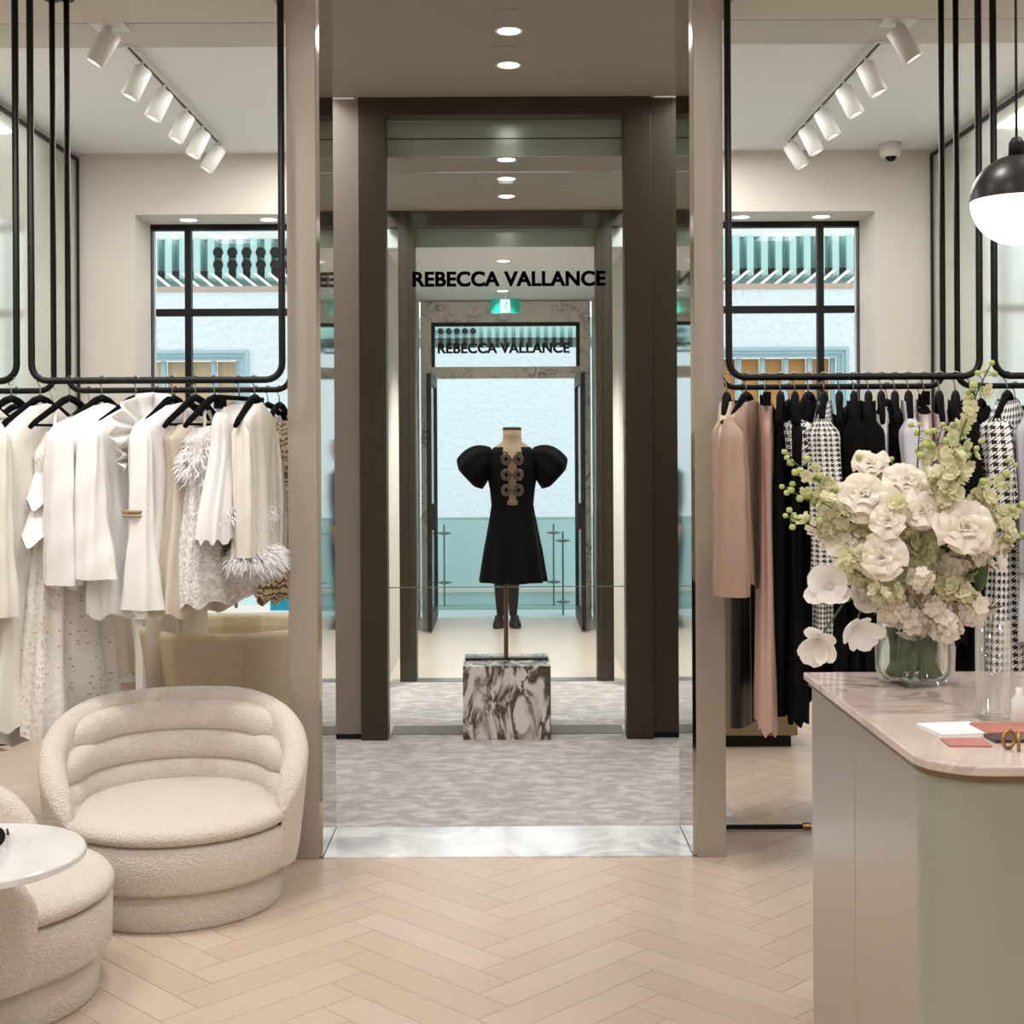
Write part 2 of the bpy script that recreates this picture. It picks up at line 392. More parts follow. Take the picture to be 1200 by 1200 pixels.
for y in (5.27, 5.75):
    t = obj('ceiling_speaker', lathe(nb(), [(.05, -.004), (.055, -.002), (.056, 0)], 24, (0.01, y, 3.08)), lowceil)
    tag(t, 'small round grille in the passage ceiling %s' % ('in front of the first downlight' if y < 5.5 else 'between the two downlights'), 'vent')

# portal 1: champagne jambs and mirror reveals
d1 = struct('door_1')
for sx in (-1, 1):
    a, b_ = sorted((sx * .645, sx * .745))
    obj('jamb', box(a, b_, 4.66, 5.03, 0, 3.08), jambm, d1, bevel=.002)
    a, b_ = sorted((sx * .632, sx * .645))
    obj('mirror_reveal', box(a, b_, 4.665, 5.03, .006, 3.08), mirror, d1)
obj('header', box(-.745, .745, 4.66, 5.03, 3.08, 3.2), jambm, d1)
# portal 2
d2 = struct('door_2')
for sx in (-1, 1):
    a, b_ = sorted((sx * .572, sx * .70))
    obj('jamb', box(a, b_, 6.53, 6.65, 0.004, 2.995), bronze, d2, bevel=.002)
    a, b_ = sorted((sx * .70, sx * .84))
    obj('side_panel', box(a, b_, 6.56, 6.62, .03, 3.08), mat('grey champagne lacquer', (138, 128, 118), .45, metal=.2) if sx < 0 else bronze, d2)
    obj('plinth', box(a, b_, 6.565, 6.615, .0045, .03), blackm, d2)
obj('header', box(-.70, .70, 6.53, 6.652, 2.995, 3.08), bronze, d2)
obj('floor_track', box(-.57, .57, 6.655, 6.86, .0045, .0075), mat('grey floor track', (112, 106, 102), .7), d2)
# portal 3
d3 = struct('door_3')
for sx in (-1, 1):
    a, b_ = sorted((sx * .54, sx * .64))
    obj('jamb', box(a, b_, 8.16, 8.28, .0045, 2.73), bronze, d3, bevel=.002)
    a, b_ = sorted((sx * .64, sx * .72))
    obj('side_light', box(a, b_, 8.21, 8.22, .0045, 2.73), glass, d3)
obj('header', box(-.715, .715, 8.16, 8.28, 2.73, 2.82), bronze, d3)
obj('threshold', box(-.54, .54, 8.16, 8.28, .0045, .008), steel, d3)
# the lettered glass screen
gs = struct('window_3')
obj('pane', box(-.70, .70, 7.0, 7.008, .01, .685), glass, gs)
obj('pane', box(-.70, .70, 7.0, 7.008, .689, 2.815), glass, gs)
obj('joint', box(-.70, .70, 6.999, 7.009, .685, .689), mat('glass joint', (120, 140, 134), .4), gs)
textmesh('lettering', 'REBECCA VALLANCE', .985, H + (525 - 335) / 228.5, 6.996, .02, blackm, gs)
for sx in (-1, 1):
    obj('edge_strip', box(sx * .655 - .004, sx * .655 + .004, 6.99, 7.0, .01, 2.815), steel, gs)
    for z in (2.72, 2.62, 2.52):
        obj('fixing', lathe(nb(), [(.008, 0), (.008, .012)], 10, (sx * .655, 6.98, z)), steel, gs)

# portal 4: marble front with transom and open door leaves
d4 = struct('door_4')
Y4 = 11.27
for sx in (-1, 1):
    a, b_ = sorted((sx * .615, sx * .70))
    obj('jamb', box(a, b_, Y4, Y4 + .12, .0, 2.44), marl, d4)
obj('head_slab', box(-.70, .70, Y4, Y4 + .12, 2.44, 2.61), marl, d4)
obj('lintel', box(-.615, .615, Y4 - .02, Y4 + .12, 1.975, 2.07), marl, d4)
tf = nb()
for q in ((-.615, -.585, Y4 + .03, Y4 + .08, 2.07, 2.44), (.585, .615, Y4 + .03, Y4 + .08, 2.07, 2.44), (-.585, .585, Y4 + .03, Y4 + .08, 2.41, 2.44)): bx(tf, *q)
obj('transom_frame', tf, blackm, d4)
pn = obj('pane', box(-.585, .585, Y4 + .05, Y4 + .056, 2.07, 2.41), glass, d4)
textmesh('lettering', 'REBECCA VALLANCE', 1.09, H + (525 - 413) / 142, Y4 + .04, -.015, blackm, d4)
for sx in (-1, 1):
    lf = nb(); xa, xb = sorted((sx * .565, sx * .60))
    y0, y1 = Y4 - .95, Y4 - .02
    for q in ((xa, xb, y0, y0 + .07, .02, 1.97), (xa, xb, y1 - .07, y1, .02, 1.97), (xa, xb, y0 + .07, y1 - .07, 1.89, 1.97), (xa, xb, y0 + .07, y1 - .07, .02, .12)): bx(lf, *q)
    leaf = obj('door_leaf', lf, blackm, d4)
    obj('pane', box(sx * .5825 - .004, sx * .5825 + .004, y0 + .07, y1 - .07, .12, 1.89), glass, leaf)
    xh = sx * .548
    obj('handle', box(xh - .016, xh + .016, y0 + .01, y0 + .05, .78, .98), blackm, leaf, bevel=.004)

# side windows
def side_window(name, x0, x1, mull, sgn):
    w = struct(name)
    def fr(x0_, x1_, z0, z1, nm='frame', d=.03): return obj(nm, box(x0_, x1_, YW - d, YW + d, z0, z1), blackm, w)
    fr(x0, x1, ZT - .035, ZT); fr(x0, x1, .25, .30)
    fr(x0, x0 + .03, .30, ZT - .035, 'frame', .012) if sgn > 0 else fr(x0, x0 + .006, .30, ZT - .035); fr(x1 - .006, x1, .30, ZT - .035)
    fr(mull - .02, mull + .02, .30, ZT - .035, 'mullion', .025)
    fr(x0 + .03, x1 - .03, 2.25, 2.295, 'transom_bar', .024)
    for a, b_ in ((x0 + .03, mull - .02), (mull + .02, x1 - .03)):
        for z0, z1 in ((.30, 2.25), (2.295, ZT - .035)):
            obj('pane', box(a, b_, YW - .004, YW + .004, z0, z1), glass, w)
side_window('window_1', WX0, WX1, (222 - CX) / 184, -1)
side_window('window_2', -WX1, -WX0, (962 - CX) / 184, 1)

# framed mirror panels on the side walls
for sx, nm, s_ in ((-1, 'wall_mirror', 'left'), (1, 'wall_mirror', 'right')):
    t = thing(nm, 'tall black-framed glass panel on the %s side wall beside the window' % s_, 'mirror', (sx * 2.6, 7.4, 0))
    f = nb(); a, b_ = sorted((0, -sx * .02))
    for q in ((a, b_, -.9, -.88, .05, 3.17), (a, b_, .86, .88, .05, 3.17), (a, b_, -.88, .86, 3.15, 3.17), (a, b_, -.88, .86, .05, .07)): bx(f, *q)
    obj('frame', f, blackm, t)
    a, b_ = sorted((0, -sx * .008))
    obj('mirror_glass', box(a, b_, -.88, .86, .07, 3.15), mat('pale panel glass', (205, 208, 198), .12, metal=.55), t)

# ============================================================ STREET
st = obj('street_floor', box(-14, 14, 8.8, 30, -.12, -.02), mat('pale blue street tile', (196, 212, 214), .4, var=.06, vscale=2)); st['kind'] = 'structure'
obj('kerb_band', box(-3, 3, 12.0, 12.28, -.02, -.012), mat('sage kerb', (140, 176, 160), .4), st)
def facade(sx):
    s_ = 'left' if sx < 0 else 'right'
    t = thing('shop_building', 'white stucco building across the street with teal fins, seen through the %s window' % s_, 'building', (0, 14.0, 0))
    x0, x1 = sorted((sx * 1.15, sx * 5.2))
    # window opening in the facade
    wa, wb = ((292 - CX) / 114.3, (120 - CX) / 114.3) if sx < 0 else ((832 - CX) / 114.3, (995 - CX) / 114.3)
    wa, wb = sorted((wa, wb)); zt = 2.42; zb = .7
    b = nb()
    for q in ((x0, x1, 0, .3, zt, 3.06), (x0, wa, 0, .3, -.02, zt), (wb, x1, 0, .3, -.02, zt), (wa, wb, 0, .3, -.02, zb)): bx(b, *q)
    obj('wall', b, stucco, t)
    obj('ledge', box(x0, x1, -.02, .3, 3.02, 3.07), mat('terracotta ledge', (190, 160, 144), .8), t)
    obj('back_wall', box(x0, x1, .5, .6, 3.07, 3.62), tealm, t)
    obj('cornice', box(x0, x1, .42, .7, 3.62, 3.95), slatw, t)
    k = 0; x = x0 + .07
    fin0 = None
    while x < x1 - .05:
        b = box(x - .034, x + .034, .2, .42, 3.18, 3.60)
        obj('fin', b, tealm, t)
        b = nb(); dx = -sx * .13
        vs = [(x - .03, .05, 3.06), (x + .02, .05, 3.06), (x + .02 - dx * -1, .18, 3.22), (x - .03 - dx * -1, .18, 3.22)]
        vs = [(x - .028 + dx * .6, .02, 3.06), (x + .014 + dx * .6, .02, 3.06), (x + .014 - dx * .9, .10, 3.22), (x - .028 - dx * .9, .10, 3.22)]
        A = [b.verts.new(v) for v in vs]; B = [b.verts.new((v[0], v[1] + .03, v[2])) for v in vs]
        b.faces.new(A); b.faces.new(B[::-1])
        for i in range(4): b.faces.new((A[i], B[i], B[(i + 1) % 4], A[(i + 1) % 4]))
        obj('slat', b, slatw, t)
        obj('gap_block', box(x + .036, x + .108, .22, .4, 3.20, 3.26), blackm, t)
        if sx < 0 and x > (232 - CX) / 114.3:
            for z in (3.32, 3.45):
                obj('fan_vent', tube(nb(), [(x + .074, .19, z), (x + .074, .25, z)], .052, 16), blackm, t)
        x += .148; k += 1
    # nested mouldings
    w = nb(); cur = None
    wo = None
    for i in range(3):
        d = .035 * i; b = nb(); y0 = -.03 + .03 * i
        bx(b, wa + d, wb - d, y0, y0 + .06, zt - d - .035, zt - d); bx(b, wa + d, wa + d + .035, y0, y0 + .06, zb, zt - d - .035); bx(b, wb - d - .035, wb - d, y0, y0 + .06, zb, zt - d - .035)
        o = obj('window_frame', b, mat('powder blue moulding', (166, 190, 194), .5), t)
        wo = wo or o
    w.free()
    n = 5; g0, g1 = wa + .105, wb - .105
    for i in range(n):
        a = lerp(g0, g1, i / n); b_ = lerp(g0, g1, (i + 1) / n)
        obj('blind', box(a, b_ - .05, .2, .22, zb, zt - .105), ocurt if sx < 0 else woodo, wo)
        obj('mullion', box(b_ - .05, b_, .12, .18, zb, zt - .105), MATS['powder blue moulding'], wo)
facade(-1); facade(1)
# recessed centre building
t = thing('far_building', 'white stucco building straight across the street, framed by the open doorway', 'building', (0, 21.5, 0))
obj('wall', box(-2.6, 2.6, 0, .3, -.02, 2.98), stucco, t)
obj('back_wall', box(-2.6, 2.6, .4, .5, 2.98, 3.5), tealm, t)
for i in range(26):
    x = -1.6 + i * .128
    obj('fin', box(x - .032, x + .032, .1, .3, 3.14, 3.34), tealm, t)
    obj('gap_block', box(x + .034, x + .094, .0, .3, 2.985, 3.14), blackm, t)
    if i < 9: obj('fan_vent', tube(nb(), [(x + .064, .05, 3.25), (x + .064, .12, 3.25)], .048, 14), blackm, t)
# glass / teal balustrade with rods
t = thing('balustrade', 'low pale teal glass balustrade on the street beyond the doorway', 'railing', (0, 12.35, 0))
obj('panel', box(-1.3, -.02, 0, .05, -.02, .76), tealdark, t, bevel=.005)
obj('panel', box(.02, 1.3, 0, .05, -.02, .76), tealdark, t, bevel=.005)
obj('cap_rail', box(-1.3, 1.3, -.005, .055, .76, .775), tealm, t)
obj('foot_rail', box(-1.3, 1.3, -.03, .0, .10, .13), slatw, t)
for x, y, zs in (((520 - CX) / 131, 12.2, (.65, .21)), ((648 - CX) / 131, 12.2, (.65, .21)), ((659 - CX) / 138, 11.6, (.62, .10))):
    k = thing('glass_clamp_post', {0: 'thin steel rod with two round discs left of the dress, beyond the door', 1: 'thin steel rod with two green discs right of the dress, beyond the door', 2: 'thin rod with discs nearest the right door leaf'}[0 if x < 0 else (1 if y > 12 else 2)], 'post', (x, y, -.02))
    obj('rod', lathe(nb(), [(.008, 0), (.008, zs[0] + .09)], 10), mat('dull green steel', (90, 110, 104), .4, metal=.6), k)
    for z in zs: obj('disc', lathe(nb(), [(.03, z), (.062, z + .008), (.062, z + .016), (.02, z + .024)], 20), MATS['dull green steel'], k, True)

# exit sign
t = thing('exit_sign', 'small green running-man exit sign hanging above the marble doorway', 'sign', (0, 10.67, 2.51))
obj('sign_box', box(-.115, .115, 0, .02, -.058, .058), mat('exit sign green', (14, 150, 132), .4, emit=.3), t)
wm = mat('exit sign white', (230, 245, 240), .4, emit=.5)
obj('door_symbol', box(-.036, .036, -.003, 0, -.05, .05), wm, t)
g = nb()
tube(g, [(-.012, -.005, .006), (.006, -.005, -.006), (.0, -.005, -.022), (-.014, -.005, -.036)], .0045, 6)
tube(g, [(.006, -.005, -.006), (.018, -.005, -.018), (.022, -.005, -.034)], .0045, 6)
tube(g, [(-.02, -.005, .0), (-.006, -.005, .014), (.006, -.005, .016), (.018, -.005, .004)], .004, 6)
lathe(g, [(.001, -.003), (.008, 0), (.008, .006), (.001, .012)], 10, (.008, -.005, .024))
obj('running_figure', g, MATS['exit sign green'], t)
obj('hanger_rod', lathe(nb(), [(.004, .058), (.004, .11)], 8, (0, .01, 0)), whitem, t)

# ============================================================ TRACK LIGHTS AND CEILING GEAR
def head(sx, y, z=3.2, x=1.65, lit=True, yaw=0, label='', tilt=28, e=22):
    t = thing('track_spotlight', label, 'light', (sx * x, y, z))
    obj('stem', tube(nb(), [(0, 0, -.02), (0, 0, -.075)], .009, 8), whitem, t)
    ax = Vector((sx * math.sin(R(tilt)), -.12, -math.cos(R(tilt)))).normalized()
    c = Vector((0, 0, -.07)) - ax * .02
    b = nb(); lathe(b, [(.036, 0), (.042, .004), (.042, .150), (.037, .153), (.036, .130)], 24, capt=False)
    q = ax.to_track_quat('Z', 'Y').to_matrix().to_4x4(); b.transform(Matrix.Translation(c) @ q)
    obj('lamp_body', b, whitem, t, True)
    b = nb(); lathe(b, [(.035, .138), (.036, .1385)], 24); b.transform(Matrix.Translation(c) @ q)
    obj('lens', b, ledm, t)
    p = Vector(t.location) + c + ax * .17
    spot('track_beam', p, e, 60, tgt=p + ax)
for sx, s_ in ((-1, 'left'), (1, 'right')):
    t = thing('lighting_track', 'white ceiling track carrying spotlights in the %s side room' % s_, 'light track', (sx * 1.65, 0, 3.2))
    obj('rail', box(-.018, .018, 5.98, 7.95, -.03, 0), whitem, t)
    obj('conductor_slot', box(-.006, .006, 6.0, 7.93, -.032, -.03), mat('slot dark', (60, 60, 58), .6), t)
    w = ('first, nearest', 'second', 'third', 'fourth', 'fifth', 'last, farthest')
    for i, px in enumerate((5.72, 6.22, 6.62, 7.08, 7.46, 7.86)):
        head(sx, px, 3.2 if i == 0 else 3.19, label='%s white spotlight of the six on the %s ceiling track' % (w[i], s_), e=(30 if i in (0, 5) else 18), tilt=30 if i in (0, 5) else 24)
    obj('mount_plate', box(sx * 1.65 - .07, sx * 1.65 + .07, 5.66, 5.78, 3.172, 3.180), whitem, cl)
t = thing('security_camera', 'small white dome security camera on the ceiling of the right side room', 'camera', ((1045 - CX) / 197, F / 197, 3.2))
obj('housing', lathe(nb(), [(.03, -.085), (.055, -.08), (.062, -.05), (.062, 0)], 24), whitem, t, True)
obj('lens_dome', lathe(nb(), [(.004, -.112), (.022, -.105), (.034, -.085)], 20, (0, -.015, 0)), blackm, t, True)

# pendant
t = thing('pendant_lamp', 'round pendant lamp with black top half and glowing white lower half over the counter', 'lamp', ((1193 - CX) / 450, F / 450, 3.2))
pc = -(3.2 - (H + (525 - 238) / 450)); rg = .118
obj('cord', tube(nb(), [(0, 0, 0), (0, 0, pc + rg + .04)], .0035, 8), blackm, t)
obj('canopy', lathe(nb(), [(.05, -.02), (.055, 0)], 24), blackm, t)
obj('cap', lathe(nb(), [(.02, pc + rg - .01), (.02, pc + rg + .03), (.012, pc + rg + .045)], 16), blackm, t, True)
obj('shade_top', lathe(nb(), [(rg * math.cos(a), pc + rg * math.sin(a)) for a in [R(v) for v in range(0, 90, 8)]], 40, capb=False), mat('black pendant lacquer', (30, 26, 24), .35), t, True)
obj('glass_globe', lathe(nb(), [(rg * .985 * math.cos(a), pc + rg * .985 * math.sin(a)) for a in [R(v) for v in range(-88, 1, 8)]], 40, capt=False), lampw, t, True)

# ============================================================ GARMENT RAILS
ZR = H + 81.5 / 350; YA = F / 350; YB = F / 300
TR = .0115
def loop(xa, xb, y, label, z=ZR):
    t = thing('clothes_rail', label, 'clothes rail', (0, y, 0)); r = .055; pts = [(xa, 0, 3.165)]
    top = 3.165
    for i in range(7):
        a = R(90 * i / 6); pts.append((xa + r - r * math.cos(a), 0, z + r - r * math.sin(a)))
    for i in range(7):
        a = R(90 * i / 6); pts.append((xb - r + r * math.sin(a), 0, z + r - r * math.cos(a)))
    pts.append((xb, 0, top))
    obj('hoop', tube(nb(), pts, TR, 12), blackm, t, True)
    for x in (xa, xb): obj('ceiling_flange', lathe(nb(), [(.03, 3.158), (.03, 3.168)], 20, (x, 0, 0)), blackm, t)
for sx, s_ in ((-1, 'left'), (1, 'right')):
    S = lambda a, b_: sorted((sx * a, sx * b_))
    loop(*S(.748, 1.587), YA, 'black tubular hoop rail beside the %s jamb, front row' % s_)
    loop(*S(1.637, 2.45), YA, 'outer black tubular hoop rail at the %s edge, front row' % s_)
    loop(*S(.84, 1.708), YB, 'inner black hoop rail of the rear row on the %s side' % s_)
    loop(*S(1.765, 2.45), YB, 'outer black hoop rail of the rear row on the %s side' % s_)

# hanger prototype
def make_hanger(clip=False):
    t = thing('clothes_hanger', 'x', 'hanger')
    pts = [(.0, 0, -.055), (0, 0, -.035)]
    for i in range(9):
        a = R(-60 + 30 * i); pts.append((0, .0 + .0165 * math.cos(a), .0 + .0165 * math.sin(a))) if i else None
    obj('hook', tube(nb(), [(0, 0, -.06), (0, .002, -.03)] + [(0, .0155 * math.cos(R(a)), .0155 * math.sin(R(a))) for a in range(-70, 190, 26)], .0022, 6), steel, t, True)
    b = nb()
    if not clip:
        for s in (-1, 1):
            tube(b, [(0, 0, -.058), (s * .028, 0, -.068), (s * .085, 0, -.104), (s * .14, 0, -.138), (s * .165, 0, -.158)], [.012, .013, .011, .010, .008], 8)
        tube(b, [(-.15, 0, -.15), (.15, 0, -.15)], .0045, 6)
    else:
        tube(b, [(-.15, 0, -.062), (.15, 0, -.062)], .008, 8)
        for s in (-1, 1): bx(b, s * .12 - .02, s * .12 + .02, -.012, .012, -.10, -.055)
    obj('shoulder_bar', b, blackv, t, not clip)
    return t
def copy_tree(o, p=None):
    c = o.copy(); col.objects.link(c)
    if p: c.parent = p
    for ch in [q for q in col.objects if q.parent == o]: copy_tree(ch, c)
    return c
HP = make_hanger(); HC = make_hanger(True); hused = {}
def hanger(x, y, rz, clip, label):
    src = HC if clip else HP
    if clip not in hused: hused[clip] = 1; o = src
    else: o = copy_tree(src)
    o.location = (x, y, ZR); o.rotation_euler = (0, 0, rz); o['label'] = label; o['group'] = 'hangers on the rails'
    return o

# ---- cloth
satw = mat('white satin', (238, 236, 236), .4, sheen=.2)
crepe = mat('white crepe', (240, 239, 238), .75, bump=.1, bscale=300)
chif = mat('ivory chiffon', (228, 224, 216), .7, bump=.1, bscale=200)
champ = mat('champagne satin', (206, 186, 164), .38)
beigec = mat('beige crepe', (204, 194, 178), .7)
dotw = uvmat('white sequin dotted lace', 'dots', (232, 228, 222), (176, 164, 146), 62)
lacew = uvmat('white corded lace', 'sequin', (244, 242, 242), (202, 198, 196), 110)
tiger = uvmat('gold and brown sequins', 'tiger', (190, 168, 132), (88, 66, 42), 14, .35)
goldseq = uvmat('gold sequins', 'sequin', (206, 184, 148), (150, 124, 90), 120, .35)
feath = mat('white feather', (242, 242, 244), .8)
rose = mat('rose taupe satin', (168, 142, 126), .45, var=.06, vscale=6)
rose2 = mat('dusty rose crepe', (182, 150, 136), .6)
dbrown = mat('dark chocolate satin', (44, 34, 28), .4)
blackc = mat('black crepe', (5, 5, 6), .85, spec=.15)
blacks = mat('black wool', (9, 9, 10), .95, spec=.15)
hound = uvmat('black and white houndstooth', 'hound', (232, 230, 228), (14, 13, 14), 62)
houndb = uvmat('large houndstooth', 'hound', (232, 230, 228), (14, 13, 14), 42)
lilac = mat('pale lilac satin', (204, 202, 212), .35)
mauve = mat('pale mauve satin', (214, 192, 190), .4, var=.1, vscale=20)
greyc = mat('light grey cloth', (198, 198, 204), .7)

def body_mesh(L, tab, A=.008, k=7, seed=0, zt=-.075, nv=26, nu=56, pw=.75, hemwave=.012):
    rnd = random.Random(seed); ph = [rnd.uniform(0, 6.28) for _ in range(4)]
    b = nb()
    def fn(u, v):
        hw, hd = interp(tab, v); hd = max(hd, .024); a = 2 * PI * u; c, s = math.cos(a), math.sin(a)
        x = hw * math.copysign(abs(c) ** pw, c); y = hd * math.copysign(abs(s) ** pw, s)
        am = A * min(1, v * 2.2)
        w = math.sin(k * a + ph[0] + 1.2 * math.sin(2.5 * v + ph[1])) + .6 * math.sin((k + 4) * a + ph[2] - 2 * v)
        w += .35 * math.sin(17 * a + ph[3] + 3 * v)
        x += c * am * w * .8; y += s * am * w
        x += .012 * math.sin(3 * v + ph[3]) * v
        z = zt - L * v + (hemwave * math.sin(k * a + ph[0]) if v > .97 else 0)
        if v < .12: z -= abs(x) * .35 * (1 - v / .12) * .6
        return Vector((x, y, z))
    grid(b, fn, nu, nv, True, lambda u, v: (u * 2 * (interp(tab, v)[0] + interp(tab, v)[1]) * 1.6 if False else u * .7, v * L))
    return b
def sleeve_mesh(s, L, r0=.042, r1=.05, seed=0, x0=.185, zt=-.15, flare=0, out=.02, yoff=0):
    rnd = random.Random(seed); p = rnd.uniform(0, 6)
    b = nb()
    def fn(u, v):
        a = 2 * PI * u; r = lerp(r0, r1, v) + flare * max(0, v - .6) * 2; r *= (1 + .14 * math.sin(5 * a + p + 3 * v) + .025 * math.sin(11 * v * 2 + 2 * a + p) + .05 * math.sin(9 * a + 6 * v))
        if v < .08: r *= .35 + v / .08 * .65
        cx = s * (x0 + out * math.sin(v * 2.4)); cy = yoff - .02 * math.sin(v * 2)
        return Vector((cx + r * .62 * math.cos(a), cy + r * math.sin(a), zt - L * v))
    grid(b, fn, 30, 28, True, lambda u, v: (u * .25, v * L))
    return b
DRESS = [(0, .055, .03), (.05, .13, .045), (.10, .185, .05), (.35, .15, .05), (.5, .15, .052), (1, .21, .065)]
STRAP = [(0, .10, .03), (.08, .15, .045), (.28, .135, .045), (1, .20, .065)]
JACK = [(0, .05, .025), (.06, .14, .04), (.12, .19, .05), (.6, .165, .05), (1, .19, .055)]
SKIRT = [(0, .13, .02), (.2, .15, .04), (1, .22, .06)]
def scaled(tab, a, b_): return [(t, w * a, d * b_) for t, w, d in tab]
def feathers(parent, cx, cz, rx, rz_, n, seed=0, ry=.06, L=.04):
    rnd = random.Random(seed); b = nb()
    for i in range(n):
        a = rnd.uniform(0, 2 * PI); t = rnd.uniform(-1, 1); rr = math.sqrt(max(0, 1 - t * t))
        p = Vector((cx + rx * rr * math.cos(a), ry * rr * math.sin(a), cz + rz_ * t))
        d = Vector((math.cos(a) * rr, math.sin(a) * rr * 1.2, t * .6 - .5)) + Vector((rnd.uniform(-.5, .5), rnd.uniform(-.5, .5), rnd.uniform(-.5, .5)))
        d.normalize(); s = d.orthogonal().normalized() * .0022
        q = p + d * L * rnd.uniform(.4, 1); e = q + (d + Vector((0, 0, -.7))).normalized() * L * .5
        v = [b.verts.new(w) for w in (p - s, p + s, q + s * .8, q - s * .8, e)]
        b.faces.new(v[:4]); b.faces.new((v[3], v[2], v[4]))
    o = obj('feather_trim', b, feath, parent); o['kind'] = 'stuff'; return o
gcount = [0]
def garment(kind, x, y, deg, L, m, label, tab=DRESS, sleeves=None, sx=1, sy=1, A=.008, k=7, zt=-.075, clip=False, group=None, hlabel=None, extras=None, hang=True, sm=None, nv=26):
    gcount[0] += 1; sd = gcount[0] * 13
    # deg: turn away from edge-on
    rz = R(90 - deg)
    if hang: hanger(x, y, rz, clip, hlabel or ' '.join(('black hanger of the ' + label).split()[:16]))
    cat = {'trousers': 'trousers', 'skirt': 'skirt', 'jacket': 'jacket', 'blouse': 'blouse', 'gown': 'dress', 'dress': 'dress', 'coat': 'coat'}[kind]
    t = thing(kind, label, cat, (x, y, ZR), rz, group)
    if kind == 'trousers':
        zt0 = -.09; up = .28
        obj('waist', body_mesh(up, [(0, .12 * sx, .015), (1, .15 * sx, .035 * sy)], .002, 5, sd, zt0, 8, 36), m, t, True)
        for s in (-1, 1):
            b = nb(); p_ = sd
            def fn(u, v, s=s):
                a = 2 * PI * u; r = lerp(.078, .085, v) * sx
                return Vector((s * .078 * sx + r * math.cos(a), (.036 * sy) * math.sin(a) * (1 + .2 * math.sin(3 * a + p_)), zt0 - up - (L - up) * v + .02 * (1 - v) * abs(math.sin(a))))
            grid(b, fn, 20, 14, True, lambda u, v: (u * .3, v * L))
            obj('trouser_leg', b, m, t, True)
        return t
    tab = scaled(tab, sx, sy)
    bd = obj('body', body_mesh(L, tab, A, k, sd, zt, nv), m, t, True)
    if tab[0][1] > .09 * sx and not clip:
        for s in (-1, 1):
            obj('strap', tube(nb(), [(s * .06, .0, -.085), (s * .075, -.012, zt - .01), (s * .085, -.02, zt - .05)], .006, 6), m, t, True)
    if sleeves:
        SL, r0, r1, fl_ = sleeves
        for s in (-1, 1): obj('sleeve', sleeve_mesh(s, SL, r0, r1, sd + s, .175 * sx, -.145, fl_), sm or m, t, True)
    if extras: extras(t)
    return t
def gx(px, s=350): return (px - CX) / s
DL = 31
g = garment
# left front row, from the outer edge inwards
def bodice(t):
    for q, (r, zc) in enumerate(((.15, -.25), (.17, -.37))):
        b = nb()
        def fn(u, v, r=r, zc=zc):
            a = 2 * PI * u; rr = lerp(.75, 1.12, v)
            return Vector((r * rr * math.cos(a), .07 * rr * math.sin(a) * (1 + .2 * math.sin(9 * a)), zc - .16 * v + .02 * math.sin(7 * a) * v))
        grid(b, fn, 72, 8, True)
        obj('ruffle', b, crepe, t, True)
g('gown', gx(-22), YA, DL, 1.12, chif, 'ivory gown hanging at the very left edge of the white rail', sleeves=None, A=.012, k=9)
def bow(t):
    pass
g('gown', gx(14), YA, DL, 1.08, crepe, 'long white pleated gown leftmost in full view on the rail', STRAP, A=.014, k=11, zt=-.12, sleeves=None)
g('gown', gx(48), YA, DL, 1.06, chif, 'long sheer white gown second from the left edge', DRESS, A=.012, k=9, sleeves=(.62, .05, .06, .02))
g('gown', gx(82), YA, DL, 1.02, dotw, 'long white gown dotted with sequins, third from the left edge', STRAP, zt=-.15, A=.014, k=9, sx=.9, extras=bodice)
g('blouse', gx(120), YA, DL, .60, satw, 'white satin blouse with long wide sleeve, left of the ruffled jacket', JACK, sleeves=(.52, .05, .065, .01), A=.01)
def ruffle(t):
    # broad fan collar in layered pleats
    for q, (r, zc, yy) in enumerate(((.17, -.17, -.07), (.13, -.26, -.055))):
        b = nb()
        def fn(u, v, r=r, zc=zc, yy=yy):
            a = lerp(-.15 * PI, 1.15 * PI, u); rr = lerp(.03, r, v)
            return Vector((rr * math.cos(a) * 1.0, yy - .02 * v + .018 * v * math.sin(14 * a), zc + rr * math.sin(a) * .75))
        grid(b, fn, 60, 6)
        o = obj('ruffle', b, crepe, t, True); so = o.modifiers.new('s', 'SOLIDIFY'); so.thickness = .004
g('jacket', gx(160), YA, DL + 6, .70, crepe, 'white jacket with a large fan ruffle collar in the middle of the rail', JACK, sleeves=(.50, .05, .075, .03), extras=ruffle, A=.012, sx=1.05)
g('trousers', gx(142), YB, DL, 1.05, beigec, 'pale beige trousers hanging behind the ruffled white jacket', clip=True)
def cuff(t):
    for s in (-1, 1):
        b = nb(); 
        for zz in (0, -.014): tube(b, [(s * .19 + .036 * math.cos(R(a)), .048 * math.sin(R(a)), -.43 + zz) for a in range(0, 360, 24)], .006, 6, closed=True)
        obj('beaded_cuff', b, goldseq, t, True)
g('dress', gx(203), YA, DL - 8, .68, crepe, 'white dress with flared sleeves and a beaded band', DRESS, sleeves=(.60, .04, .045, .035), extras=cuff, A=.008)
g('gown', gx(230), YA, DL - 6, .64, beigec, 'beige satin slip dress between the beaded white dress and the feathered dress', STRAP, zt=-.13, A=.010)
g('dress', gx(252), YA, DL - 8, .60, lacew, 'white lace dress with a feathered bodice', STRAP, extras=lambda t: feathers(t, 0, -.28, .15, .10, 1500, 3, .055), zt=-.14)
g('skirt', gx(281), YA, 20, .46, satw, 'white pleated skirt on a clip hanger near the jamb', SKIRT, zt=-.07, clip=True, A=.010, k=14, extras=lambda t: feathers(t, 0, -.45, .17, .06, 1500, 5, .06))
